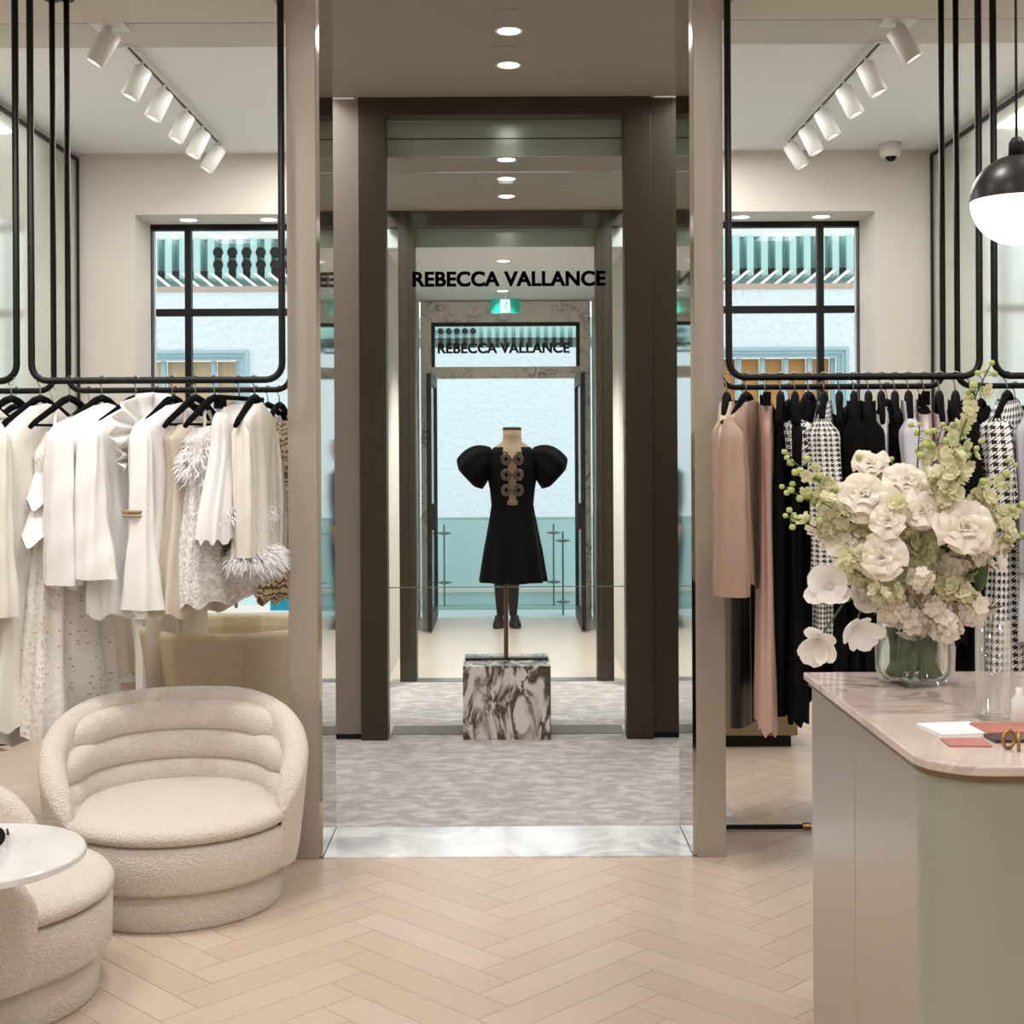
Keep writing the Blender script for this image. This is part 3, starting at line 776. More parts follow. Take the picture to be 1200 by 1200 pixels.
def fringe(t):
    rnd = random.Random(4); b = nb()
    for i in range(220):
        a = rnd.uniform(0, 2 * PI); x = .15 * math.cos(a); y = .05 * math.sin(a); l = rnd.uniform(.05, .09)
        tube(b, [(x, y, -.68), (x + rnd.uniform(-.006, .006), y, -.68 - l)], .0018, 3)
    o = obj('bead_fringe', b, champ, t); o['kind'] = 'stuff'
g('dress', gx(268), YB, DL, .56, lacew, 'white corded lace dress with bead fringe hem, rear row above the tan chair', STRAP, zt=-.14, sx=.8, extras=fringe)
g('dress', gx(299), YA, 12, .56, chif, 'white sheer dress with a broad feather hem beside the left jamb', DRESS, sx=.7, sy=.8, A=.008, sleeves=(.44, .03, .035, 0), extras=lambda t: feathers(t, 0, -.60, .14, .045, 2200, 9, .06, .04))
g('dress', gx(328, 300), YB, 14, .70, tiger, 'gold and brown striped sequin dress next to the left jamb', STRAP, zt=-.12, sx=.7, sy=.8)
# left rear row
for i, (px, L_, m_, w) in enumerate(((20, .95, chif, 'chiffon'), (62, .9, crepe, 'crepe'), (105, 1.0, beigec, 'beige'), (185, .60, chif, 'ivory chiffon'), (225, .58, satw, 'satin'), (300, .48, satw, 'short satin'))):
    g('dress', gx(px, 300), YB, DL, L_, m_, ['white chiffon dress in the rear row at the left edge', 'white crepe dress in the rear row behind the sheer gown', 'beige dress in the rear row left of the beige trousers', 'ivory chiffon dress in the rear row right of the beige trousers', 'white satin dress in the rear row behind the feathered dress', 'short white satin dress in the rear row behind the jamb end'][i], DRESS if i % 2 else STRAP, zt=-.075 if i % 2 else -.13, A=.01)

# right front row, from the jamb outwards
DR = 10
g('blouse', gx(852), YA, 14, .52, champ, 'champagne satin blouse tight against the right jamb', JACK, sleeves=(.5, .035, .035, 0), sx=.85, sy=.45)
def buttons(t):
    for s in (-1, 1):
        for i in range(4):
            obj('cuff_button', lathe(nb(), [(.006, 0), (.006, .006)], 10, (s * .2, -.045, -.70 + i * .022)), brass, t)
g('jacket', gx(875), YA, 30, .62, rose, 'rose taupe satin blazer on the right rail beside the jamb', JACK, sleeves=(.57, .05, .055, 0), sy=.75, A=.010, sx=1.02, extras=buttons)
g('trousers', gx(872, 300), YB, 30, 1.22, dbrown, 'dark chocolate satin trousers hanging below and behind the rose blazer', clip=True, sx=.8)
g('gown', gx(897), YA, 8, 1.08, rose2, 'long dusty rose dress on a clip hanger right of the blazer', STRAP, zt=-.08, sx=.9, sy=.5, clip=True, A=.005)
g('trousers', gx(915), YA, 14, 1.02, blackc, 'long black trousers right of the dusty rose dress', sx=.9, sy=.8)
g('gown', gx(932), YA, DR, 1.05, blackc, 'long black dress right of the black trousers', DRESS, sy=.5)
def wbow(t):
    b = nb()
    for s in (-1, 1): grid(b, lambda u, v, s=s: Vector((s * .02 + s * .07 * u, -.05 - .01 * math.sin(u * 3), -.14 + (v - .5) * (.03 + .07 * u))), 6, 4)
    o = obj('bow', b, houndb, t, True); so = o.modifiers.new('s', 'SOLIDIFY'); so.thickness = .003
g('dress', gx(948), YA, 30, .95, blackc, 'black dress with a checked bow at the neck left of the houndstooth jacket', DRESS, sy=.6, sx=.7, extras=wbow, sleeves=(.15, .045, .05, 0), sm=houndb)
g('coat', gx(966), YA, 16, .85, hound, 'black and white houndstooth coat on the right rail left of the flowers', JACK, sleeves=(.56, .05, .05, 0), sy=.75, sx=.95)
rr = [(984, 1.0, blackc, 'black crepe dress directly right of the houndstooth coat', 'dress', None),
      (1001, .95, blacks, 'black wool coat with long sleeves behind the bouquet top', 'coat', (.55, .04, .04, 0)),
      (1018, .9, blacks, 'second black wool coat, left of the narrow white dress', 'coat', (.5, .04, .045, 0)),
      (1033, .85, crepe, 'narrow white dress between black garments on the right rail', 'dress', None),
      (1049, .9, blackc, 'black dress right of the narrow white dress', 'dress', None),
      (1065, .8, lilac, 'pale lilac satin blouse dress above the bouquet', 'dress', (.5, .038, .04, 0)),
      (1083, .9, mauve, 'pale mauve patterned dress on a clip hanger above the bouquet', 'dress', None),
      (1101, .9, mauve, 'second pale mauve satin dress, right of the patterned one', 'dress', None),
      (1120, .8, blacks, 'black jacket with padded shoulders at the inner rail end', 'jacket', (.5, .05, .05, 0)),
      (1138, .9, blackc, 'black dress at the very end of the inner right rail', 'dress', None)]
for px, L_, m_, lb, kd, sl in rr:
    g(kd, gx(px), YA, 14, L_, m_, lb, JACK if sl else STRAP, zt=-.075 if sl else -.11, sleeves=sl, sy=.5, sx=.95, clip='clip' in lb)
def belt(t):
    obj('belt', body_mesh(.035, [(0, .155, .055), (1, .155, .055)], 0, 5, 1, -.40, 2, 40), blackc, t, True)
g('dress', gx(1181), YA, 34, .98, houndb, 'large houndstooth belted dress at the right edge behind the flowers', DRESS, sleeves=(.30, .05, .05, 0), extras=belt, sx=.95)
g('dress', gx(1215), YA, 30, .8, greyc, 'light grey dress cut off by the right edge', DRESS, sleeves=(.5, .04, .04, 0), sy=.7)
# right rear row
for i, (px, L_, m_, dg) in enumerate(((925, 1.1, blackc, 30), (962, 1.12, blackc, 34), (1000, 1.12, blackc, 34), (1040, 1.1, blacks, 34), (1078, 1.1, blackc, 34), (1150, 1.1, blackc, 34), (1190, 1.1, blacks, 34))):
    g('gown', gx(px, 300), YB, dg, L_, m_, ['long black gown in the rear row behind the black trousers', 'long black gown in the rear row behind the houndstooth coat', 'long black gown in the rear row behind the black coats', 'long black wool gown in the rear row behind the orchids', 'long black gown in the rear row behind the glass vase', 'long black gown in the rear row behind the tall glass cylinder', 'long black wool gown in the rear row at the right edge'][i], DRESS, A=.012, sy=.95)

# ============================================================ ARMCHAIRS
def make_chair(label, x, y, face, m=boucle, sc=1.0):
    """face: degrees, 0 = towards the camera, positive turns to the right"""
    t = thing('armchair', label, 'armchair', (x, y, 0), R(face))      # local front is -Y
    obj('plinth', lathe(nb(), [(.322, 0), (.328, .008), (.328, .105), (.32, .115)], 72), m, t, True)
    obj('seat_body', lathe(nb(), [(.325, .108), (.350, .115), (.360, .13), (.362, .235), (.356, .248), (.33, .254)], 72), m, t, True)
    prof = [(.31, .248), (.345, .254), (.365, .266), (.366, .284), (.354, .300), (.32, .309), (.22, .311), (.10, .311), (.001, .311)]
    obj('seat_cushion', lathe(nb(), prof, 72, capt=False), m, t, True)
    A_ = 120
    def height(a):
        q = abs(a) / A_; return .595 - .225 * max(0, (q - .22) / .78) ** 1.9
    TH = .082
    def fn(u, v):
        a = lerp(-A_, A_, u); h = height(a); ar = R(a)
        th = TH; ro_t = lerp(.425, .400, (abs(a) / A_) ** 2.2); ro_b = .372; mid_t = ro_t - TH / 2
        e = min(1, min(u, 1 - u) / .075); e = math.sqrt(max(0, 1 - (1 - e) ** 2)); th *= max(.06, e)
        h -= .05 * (1 - e); zb = .118
        if v < .5:
            k = v / .5; r = lerp(mid_t + th / 2 - (ro_t - ro_b), mid_t + th / 2, k ** .75); z = lerp(zb, h - TH / 2, k)
        elif v < .7:
            k = (v - .5) / .2; an = PI * k; r = mid_t + th / 2 * math.cos(an); z = h - TH / 2 + TH / 2 * math.sin(an) * max(.3, e)
        else:
            k = (v - .7) / .3; r = lerp(mid_t - th / 2, mid_t - th / 2 - .02, k); z = lerp(h - TH / 2, .25, k)
        return Vector((r * math.sin(ar), r * math.cos(ar), z))
    b = nb(); grid(b, fn, 128, 40)
    bmesh.ops.recalc_face_normals(b, faces=b.faces)
    obj('shell', b, m, t, True)
    for i, (z0, z1, AA) in enumerate(((.268, .374, 108), (.364, .468, 95), (.458, .558, 70))):
        b = nb()
        def fn(u, v, z0=z0, z1=z1, AA=AA, i=i):
            a = lerp(-AA, AA, u); ar = R(a); q = abs(a) / AA; an = 2 * PI * v
            zc = (z0 + z1) / 2 - .030 * q ** 5; rr = .322 + .004 * i + .034 * max(0, (q - .80) / .20) ** 1.6
            w = 1 - .55 * max(0, (q - .8) / .2)
            r = rr + .040 * math.cos(an) * w; z = zc + (z1 - z0) / 2 * (abs(math.sin(an)) ** .7) * math.copysign(1, math.sin(an)) * w
            return Vector((r * math.sin(ar), r * math.cos(ar), z))
        grid(b, fn, 72, 18); bmesh.ops.recalc_face_normals(b, faces=b.faces)
        obj('back_channel', b, m, t, True)
    return t
make_chair('ivory boucle swivel armchair with channelled back, facing the camera left of the passage', -1.037, 4.27, 14)
make_chair('ivory boucle armchair cut off by the left edge, turned away behind the marble side table', -1.39, 3.5, 108)

# tan faceted tub chair behind
t = thing('tub_chair', 'tan cloth tub chair with faceted sides standing behind the white garments', 'armchair', (-1.10, 5.45, 0), R(-4))
def oct_ring(r, z, n=8, ph=22.5): return [Vector((r * math.cos(R(ph + 360 / n * i)), r * math.sin(R(ph + 360 / n * i)), z)) for i in range(n)]
b = nb(); rings = []
for r, z in ((.27, .08), (.355, .66), (.36, .69), (.345, .71), (.325, .70), (.31, .66), (.27, .36)):
    rings.append([b.verts.new(v) for v in oct_ring(r, z)])
for a_, c_ in zip(rings, rings[1:]):
    for i in range(8): b.faces.new((a_[i], a_[(i + 1) % 8], c_[(i + 1) % 8], c_[i]))
obj('shell', b, tanfab, t, bevel=.012, seg=3)
b = nb(); rings = [[b.verts.new(v) for v in oct_ring(r, z)] for r, z in ((.268, .32), (.272, .42), (.24, .45))]
for a_, c_ in zip(rings, rings[1:]):
    for i in range(8): b.faces.new((a_[i], a_[(i + 1) % 8], c_[(i + 1) % 8], c_[i]))
b.faces.new(rings[0][::-1]); b.faces.new(rings[-1])
obj('seat_cushion', b, tanfab, t, bevel=.015, seg=3)
obj('base', lathe(nb(), [(.22, 0), (.22, .08)], 24), blackm, t)

# marble side table
t = thing('side_table', 'small round side table with white marble top at the left edge', 'table', (-1.13, 2.88, 0))
obj('table_top', lathe(nb(), [(.222, .532), (.23, .536), (.23, .548), (.226, .552)], 64), mart, t, False)
obj('pole', lathe(nb(), [(.018, .02), (.018, .532)], 20), blackm, t, True)
obj('foot', lathe(nb(), [(.13, 0), (.13, .014), (.03, .024)], 40), blackm, t, True)
t = thing('sunglasses', 'black sunglasses lying on the marble side table', 'glasses', (-1.128, 2.90, .552), R(20))
for s in (-1, 1):
    obj('lens', tube(nb(), [(s * .034, -.002, .024), (s * .034, .002, .024)], .023, 20), blackm, t).rotation_euler = (0, 0, 0)
    obj('temple', tube(nb(), [(s * .062, 0, .028), (s * .06, .12, .006)], .003, 6), blackm, t)
obj('bridge', tube(nb(), [(-.012, 0, .024), (.012, 0, .024)], .003, 6), blackm, t)

# dark layered stack at far left and bench with blue bag
t = thing('slatted_plinth', 'low dark layered wooden plinth on the floor at the left edge under the gowns', 'plinth', ((2 - CX) / 240, 6.65, 0))
for i in range(4): obj('layer', box(-.13, .12 - (i % 2) * .01, -.12, .12, i * .032, i * .032 + .026), mat('dark stained wood', (52, 42, 32), .5, var=.2, vscale=12), t, bevel=.002)
obj('core', box(-.10, .09, -.09, .09, 0, .12), blackm, t)
t = thing('window_bench', 'low white bench under the left window behind the tan tub chair', 'bench', (-1.55, 8.05, 0))
obj('bench_top', box(-.6, .6, -.17, .2, .42, .46), whitem, t, bevel=.004)
for s in (-1, 1): obj('bench_side', box(s * .58 - .02, s * .58 + .02, -.15, .18, 0, .42), whitem, t)
t = thing('shopping_bag', 'bright blue paper bag on the white window bench beside the left jamb', 'bag', (-1.335, 8.0, .46))
obj('bag_body', box(-.045, .07, -.04, .04, 0, .13), mat('bright blue paper', (20, 160, 200), .5), t)
for s in (-1, 1): obj('handle', tube(nb(), [(-.015, s * .038, .13), (-.01, s * .038, .17), (.03, s * .038, .17), (.04, s * .038, .13)], .003, 6), blackm, t)

# champagne plinth box and floor bar on the right
t = thing('display_plinth', 'champagne metal display plinth with dark recessed base under the right rail', 'plinth', (1.16, 6.5, 0))
obj('plinth_body', box(-.20, .19, -.15, .2, .055, .76), mat('champagne metal', (150, 134, 104), .35, metal=.5), t, bevel=.004)
obj('recessed_base', box(-.18, .165, -.12, .18, 0, .055), blackm, t)
t = thing('floor_bar', 'black floor bar with a brass end beside the right jamb', 'rail', (0, F / 321, 0))
obj('bar', tube(nb(), [(.76, 0, .012), (1.09, 0, .012)], .009, 10), blackm, t)
obj('end_cap', tube(nb(), [(1.075, 0, .014), (1.105, 0, .014)], .013, 12), brass, t)

# ============================================================ COUNTER
t = thing('counter', 'service counter with satin metal panels and rose marble top at the right', 'counter', (0, 0, 0))
def plan(x0, x1, y0, y1, ch, r=6):
    # left side, chamfered near-left corner
    pts = [(x1, y1), (x0, y1)]
    for i in range(r + 1):
        a = R(180 + 90 * i / r); pts.append((x0 + ch + ch * math.cos(a), y0 + ch + ch * math.sin(a)))
    pts.append((x1, y0)); return pts
def prism(pts, z0, z1):
    b = nb(); A = [b.verts.new((x, y, z0)) for x, y in pts]; B = [b.verts.new((x, y, z1)) for x, y in pts]
    b.faces.new(A[::-1]); b.faces.new(B)
    for i in range(len(pts)): b.faces.new((A[i], A[(i + 1) % len(pts)], B[(i + 1) % len(pts)], B[i]))
    bmesh.ops.recalc_face_normals(b, faces=b.faces); return b
cx0, cx1, cy0, cy1 = .662, 1.75, 2.13, 3.02
obj('core', prism(plan(cx0 + .02, cx1 - .02, cy0 + .05, cy1 - .02, .05), .0, .86), blackm, t)
seam = F * (cx0 + .012) / (1002 - CX)
obj('side_panel', box(cx0 + .008, cx0 + .02, seam + .002, cy1 - .015, .02, .872), chrome, t, bevel=.0015)
obj('side_panel', box(cx0 + .008, cx0 + .02, cy0 + .105, seam - .002, .02, .872), chrome, t, bevel=.0015)
b = nb()
pts = []
for i in range(13):
    a = R(180 + 90 * i / 12); pts.append((cx0 + .105 + .097 * math.cos(a), cy0 + .105 + .097 * math.sin(a)))
pts += [(cx1 - .02, cy0 + .008), (cx1 - .02, cy0 + .02)]
for i in range(13):
    a = R(270 - 90 * i / 12); pts.append((cx0 + .105 + .085 * math.cos(a), cy0 + .105 + .085 * math.sin(a)))
obj('front_panel', prism(pts, .02, .872), mat('grey green satin steel', (158, 162, 150), .3, metal=.25), t)
obj('under_trim', prism(plan(cx0 + .003, cx1 - .003, cy0 + .003, cy1, .10), .872, .884), mat('antique brass edge', (130, 112, 88), .35, metal=.7), t)
obj('counter_top', prism(plan(cx0 - .006, cx1, cy0 - .006, cy1 + .005, .10), .884, .9), marc, t, bevel=.003)

# things on the counter
t = thing('glass_cylinder', 'tall empty clear glass cylinder vase on the counter right of the bouquet', 'vase', (gx(1163, 640), F / 640, .9))
obj('wall', lathe(nb(), [(.031, 0), (.032, .006), (.032, .182), (.0295, .182), (.0295, .010), (.0, .0095)], 40, capt=False), vaseg, t, True)
def card(nm, x0, y0, w, d, rz, m, label, cat='card', th=.003):
    o = obj(nm, box(-w / 2, w / 2, -d / 2, d / 2, 0, th), m); o.location = (x0, y0, .9); o.rotation_euler = (0, 0, R(rz)); return tag(o, label, cat)
card('paper_card', gx(1118, 665), F / 665, .10, .10, 8, mat('white card', (232, 232, 236), .5), 'white paper card lying on the counter in front of the bouquet')
card('paper_card', gx(1130, 698), F / 698, .07, .06, -4, mat('rose card', (180, 120, 112), .5), 'small rose coloured card nearest the counter edge')
card('magazine', gx(1198, 668), F / 668, .16, .085, 3, mat('terracotta card', (176, 108, 92), .4), 'terracotta covered booklet at the right edge of the counter', 'booklet', .006)
card('tray', gx(1205, 690), F / 690, .14, .05, 3, mat('dark tray', (60, 42, 38), .3), 'dark flat tray at the right edge in front of the booklet', 'tray', .006)
for i, (px, s_) in enumerate(((1180, 712), (1192, 716))):
    o = obj('ring', tube(nb(), [(.014 * math.cos(R(a)), 0, .016 + .014 * math.sin(R(a))) for a in range(0, 360, 24)], .003, 8, closed=True), brass, None, True)
    o.location = (gx(px, s_), F / s_, .9); o.rotation_euler = (0, 0, R(30 + 40 * i)); tag(o, 'thin brass ring standing on the counter edge, %s of two' % ('left' if i == 0 else 'right'), 'ring')
o = obj('small_bottle', lathe(nb(), [(.012, 0), (.014, .004), (.014, .045), (.006, .055), (.006, .066)], 20), whitem, None, True); o.location = (gx(1193, 655), F / 655, .9)
tag(o, 'small white bottle on the counter right of the glass cylinder', 'bottle')

# ============================================================ BOUQUET
VS = 556; VY = F / VS; VX = gx(1069, VS)
t = thing('glass_vase', 'clear round glass vase with green stems in water on the counter', 'vase', (VX, VY, .9))
obj('wall', lathe(nb(), [(.05, 0), (.070, .006), (.078, .03), (.079, .10), (.074, .128), (.060, .142), (.058, .146), (.056, .142), (.071, .126), (.0755, .10), (.0745, .03), (.066, .012), (.0, .010)], 48, capt=False), vaseg, t, True)
obj('water', lathe(nb(), [(.064, .013), (.074, .03), (.075, .098)], 48), waterm, t, True)
def petalmat(name, c, c2=None):
    m = bpy.data.materials.new(name); m.use_nodes = True; nt = m.node_tree; N = nt.nodes; Lk = nt.links
    for n in list(N): N.remove(n)
    out = N.new('ShaderNodeOutputMaterial'); mix = N.new('ShaderNodeMixShader'); mix.inputs[0].default_value = .28
    d = N.new('ShaderNodeBsdfDiffuse'); tr = N.new('ShaderNodeBsdfTranslucent'); d.inputs[0].default_value = lin(c); tr.inputs[0].default_value = lin(c)
    Lk.new(d.outputs[0], mix.inputs[1]); Lk.new(tr.outputs[0], mix.inputs[2]); Lk.new(mix.outputs[0], out.inputs[0]); return m
petal_m = petalmat('ivory petal', (248, 240, 228))
petal_g = petalmat('green white petal', (228, 226, 192))
orch_m = petalmat('white orchid petal', (250, 247, 244))
bud_m = mat('green bud', (186, 196, 128), .6)
stem_m = mat('stem green', (62, 92, 34), .6)
leaf_m = mat('leaf green', (58, 84, 40), .55, var=.2, vscale=30)
def petal_bm(L, Wd, cup, curl=.0, nu=4, nv=5):
    b = nb()
    def fn(u, v):
        s = u - .5; w = Wd * math.sin(PI * min(.97, .12 + v * .80)) ** .7
        return Vector((s * w, L * v * math.cos(cup * v) , L * v * math.sin(cup * v) * 1.0 + (abs(s) ** 2) * w * .9 - curl * v ** 3))
    grid(b, fn, nu, nv); return b
def mesh_of(bm_, m):
    me = bpy.data.meshes.new('petal'); bm_.to_mesh(me); bm_.free(); me.materials.append(m)
    for p in me.polygons: p.use_smooth = True
    return me
def rosebloom(pos, d, r, label, m=petal_m, layers=6, seed=0, nm='rose', petals=None, group=None):
    rnd = random.Random(seed); t = thing(nm, label, 'flower', pos, 0, group)
    t.rotation_euler = Vector(d).to_track_quat('Z', 'Y').to_euler()
    for l in range(layers):
        q = l / (layers - 1); npet = 3 + l
        r0 = lerp(.03, .12, q); r1 = lerp(.14, 1.02, q ** 1.15); h = lerp(.62, .40, q); span = R(lerp(150, 78, q))
        b = nb()
        def fn(u, v):
            th = (u - .5) * span * (.35 + .65 * math.sin(PI * (.12 + .62 * v)))
            rad = r * (r0 + (r1 - r0) * v ** 1.25 + .10 * q * v ** 5 - .05 * abs(u - .5) * v)
            z = r * (-.32 + h * math.sin(PI / 2 * min(1, v * 1.15)) - .20 * q * max(0, v - .7) + .11 * math.sin(8 * u + l) * v * v - .22 * (abs(u - .5) * 2) ** 2 * v * (.4 + q * .6))
            return Vector((rad * math.sin(th), rad * math.cos(th), z))
        grid(b, fn, 6, 7); me = mesh_of(b, m)
        for i in range(npet):
            o = bpy.data.objects.new('petal', me); col.objects.link(o); o.parent = t
            o.matrix_local = Matrix.Rotation(2 * PI * (i + .37 * l) / npet + rnd.uniform(-.18, .18), 4, 'Z') @ Matrix.Rotation(rnd.uniform(-.2, .2), 4, 'X') @ Matrix.Scale(rnd.uniform(.84, 1.12), 4)
    obj('flower_base', lathe(nb(), [(.003, -r * .75), (r * .14, -r * .5), (r * .2, -r * .36), (r * .08, -r * .25)], 12), stem_m if nm != 'hydrangea' else m, t, True)
    return t
def at(px, py, dy=0):
    s = F / (VY + dy); return Vector(((px - CX) / s, VY + dy, H - (py - CY) / s))
C0 = at(1068, 690)
def outward(p, k=.8):
    d = (p - C0); d.y -= .12; return d.normalized()
roses = [(1131, 622, -.13, .058, 'large open ivory rose at the right of the bouquet'),
         (1032, 655, -.13, .046, 'ivory rose left of the bouquet centre above the vase'),
         (1012, 582, -.07, .056, 'broad ivory peony at the upper left of the bouquet'),
         (1062, 566, -.04, .045, 'ivory rose at the top centre of the bouquet'),
         (1080, 602, -.10, .042, 'cream rose with greenish heart at the bouquet centre'),
         (992, 640, -.06, .038, 'small ivory rose at the left above the orchids'),
         (1040, 612, -.12, .036, 'half-open ivory rose between the peony and the lower rose'),
         (1020, 545, .03, .036, 'small ivory rose highest behind the peony'),
         (1110, 575, .0, .040, 'cream rose behind and above the large right rose')]
for i, (px, py, dy, r, lb) in enumerate(roses):
    p = at(px, py, dy); d = outward(p); d = (d * 1.5 + Vector(((i % 3 - 1) * .25, -.75, .25))).normalized()
    rosebloom(p, d, r * .98, lb, petal_m, 7 if r > .04 else 6, i)

# delphinium sprays: curved stem with small five-petalled florets and buds at the tip
def floret(b, p, d, r, rnd, n=5):
    q = d.to_track_quat('Z', 'Y'); tw = rnd.uniform(0, 6)
    for i in range(n):
        a = tw + 2 * PI * i / n
        pts = []
        for (rr, ww, zz) in ((.0, .15, -.25), (.55, .85, .08), (1.0, .50, .25)):
            for s in (-1, 1):
                v = Vector((rr * r, s * ww * r * .55 if True else 0, zz * r)); v.rotate(Matrix.Rotation(a, 3, 'Z')); v.rotate(q); pts.append(b.verts.new(p + v))
        b.faces.new((pts[0], pts[1], pts[3], pts[2])); b.faces.new((pts[2], pts[3], pts[5], pts[4]))
def ball(b, c, r, n=7):
    rings = []
    for j in range(1, 5):
        th = PI * j / 5; rings.append([b.verts.new((c[0] + r * math.sin(th) * math.cos(2 * PI * k / n), c[1] + r * math.sin(th) * math.sin(2 * PI * k / n), c[2] + r * math.cos(th))) for k in range(n)])
    for a, bb in zip(rings, rings[1:]):
        for k in range(n): b.faces.new((a[k], bb[k], bb[(k + 1) % n], a[(k + 1) % n]))
    b.faces.new(rings[0]); b.faces.new(rings[-1][::-1])
def spray(end, dy, label, dens=16, buds=6, seed=0, fr=.014, group=None, m=petal_g, start=.35):
    rnd = random.Random(seed); e = at(end[0], end[1], dy)
    base = Vector((VX + rnd.uniform(-.045, .045), VY + rnd.uniform(-.04, .04), .93)); mouth = Vector((VX + (e.x - VX) * .12, VY + (e.y - VY) * .15, 1.05))
    mouth.x = max(VX - .045, min(VX + .045, mouth.x)); mouth.y = max(VY - .04, min(VY + .04, mouth.y))
    def cv(t):
        if t < .25: return base.lerp(mouth, t / .25)
        k = (t - .25) / .75; c = mouth + Vector(((e.x - mouth.x) * .35, (e.y - mouth.y) * .35, (e.z - mouth.z) * .62 + .03))
        return (1 - k) ** 2 * mouth + 2 * k * (1 - k) * c + k * k * e
    t = thing('flower_spray', label, 'flower', base, 0, group)
    pts = [cv(i / 14) - base for i in range(15)]
    obj('stem', tube(nb(), pts, [lerp(.0032, .0012, i / 14) for i in range(15)], 6), stem_m, t, True)
    fb = nb(); bb = nb(); sb = nb()
    for i in range(dens):
        k = lerp(start, .90 if buds else .99, i / dens); p = cv(k) - base; d = Vector((rnd.uniform(-1, 1), rnd.uniform(-1.3, .6), rnd.uniform(-.5, .9))).normalized()
        q = p + d * rnd.uniform(.010, .024)
        floret(fb, q, d, fr * rnd.uniform(.8, 1.25) * lerp(1.15, .8, k), rnd); floret(fb, q + d * .002, d, fr * .55, rnd, 4)
    for i in range(buds):
        k = lerp(.84, 1.0, i / max(1, buds - 1)); p = cv(k) - base; d = Vector((rnd.uniform(-1, 1), rnd.uniform(-1, 1), rnd.uniform(-.4, .8))).normalized() if i < buds - 1 else Vector((0, 0, 0))
        q = p + d * .022; r = lerp(.0095, .0055, i / buds) * rnd.uniform(.85, 1.15)
        ball(bb, q, r)
        if i < buds - 1: tube(sb, [p, q], .0011, 4)
    obj('florets', fb, m, t)['kind'] = 'stuff'
    if buds:
        obj('buds', bb, bud_m, t, True)['kind'] = 'stuff'
        obj('bud_stalks', sb, stem_m, t)['kind'] = 'stuff'
    else: bb.free(); sb.free()
    return t
sprays = [((922, 538), -.03, 'delphinium spray with green buds reaching farthest left'), ((916, 572), .02, 'delphinium spray with round buds at the left below the top one'),
          ((920, 606), -.06, 'lower left budded delphinium spray'), ((952, 560), -.02, 'pale delphinium spray leaning left before the houndstooth coat'),
          ((1010, 540), .05, 'budded spray rising behind the peony'), ((1045, 540), .04, 'short green-budded spray at the top centre'),
          ((1078, 500), .02, 'slim green-budded spray rising above the centre'), ((1105, 500), .04, 'budded spray rising right of centre'),
          ((1163, 428), .02, 'tallest delphinium spray reaching above the rail'), ((1135, 480), .06, 'tall pale spray left of the tallest one'),
          ((1150, 520), -.02, 'dense pale spray below the tallest one'), ((1190, 548), -.04, 'pale spray leaning right before the houndstooth dress'),
          ((1212, 590), -.06, 'spray reaching the right edge at mid height'), ((1216, 630), -.10, 'spray reaching the right edge low down')]
for i, (e, dy, lb) in enumerate(sprays):
    spray(e, dy, lb, 26 if i not in (6, 7, 5) else 12, 9 if i < 3 or i in (6, 7, 8) else 5, 50 + i, .0175)
fills = [(948, 625), (962, 590), (975, 655), (985, 605), (1050, 590), (1090, 640), (1095, 560), (1125, 560), (1160, 580), (1165, 640), (1150, 670), (1110, 690), (1080, 680), (1060, 640), (1135, 700), (1170, 665), (1000, 675), (1120, 530), (1145, 610), (1180, 620), (1060, 705), (1095, 715), (1030, 700)]
for i, e in enumerate(fills):
    spray(e, -.02 - .12 * ((i * 7) % 5) / 4, 'pale green-white delphinium spray filling the body of the bouquet', 32, 0, 200 + i, .021, 'filler sprays in the bouquet', petal_g if i % 3 else petal_m, .42)
for i, (e, dy) in enumerate((((1068, 730), -.05), ((1045, 715), -.06), ((1105, 735), -.07), ((1090, 720), -.02), ((1140, 715), -.07), ((1020, 690), -.05))):
    rnd = random.Random(i); p = at(e[0], e[1], dy)
    t = thing('bloom_cluster', 'drooping cluster of small ivory blooms above the rim of the vase', 'flower', p, 0, 'bloom clusters at the vase rim')
    b = nb()
    for k in range(26):
        d = Vector((rnd.gauss(0, 1), rnd.gauss(0, 1) - .5, rnd.gauss(0, 1) * .8)).normalized()
        floret(b, d * .028 * rnd.uniform(.7, 1.2), d, .019, rnd)
    obj('florets', b, petal_m, t)['kind'] = 'stuff'
    obj('stem', tube(nb(), [(0, 0, 0), (Vector((VX, VY, 1.02)) - p) * .9], .003, 6), stem_m, t)
# leaves in and above the vase
for i in range(24):
    rnd = random.Random(900 + i); a = rnd.uniform(0, 2 * PI); L_ = rnd.uniform(.05, .09)
    inside = i < 16
    o = obj('leaf', petal_bm(L_, L_ * .38, .5), leaf_m, None, True)
    o.location = (VX + .035 * math.cos(a), VY + .035 * math.sin(a), rnd.uniform(.92, .97)) if inside else tuple(at(rnd.uniform(1000, 1150), rnd.uniform(640, 710), -.05))
    o.rotation_euler = (R(rnd.uniform(60, 90)), 0, rnd.uniform(0, 6)) if inside else (R(rnd.uniform(-40, 60)), 0, rnd.uniform(0, 6))
    tag(o, 'dark green leaf among the stems inside the glass vase' if inside else 'dark green leaf deep between the blooms of the bouquet', 'leaf', 'leaves inside the vase' if inside else 'leaves between the blooms')
for i in range(30):
    rnd = random.Random(700 + i); a = 2 * PI * i / 30 + rnd.uniform(-.2, .2)
    o = obj('cut_stem', tube(nb(), [(.055 * math.cos(a), .055 * math.sin(a), .018), (.03 * math.cos(a + .8), .03 * math.sin(a + .8), .08), (.035 * math.cos(a + 1.9), .035 * math.sin(a + 1.9), .15)], .0045, 6), stem_m, None, True)
    o.location = (VX, VY, .9); tag(o, 'thick green stem crossing inside the water of the glass vase', 'stem', 'cut stems in the vase')

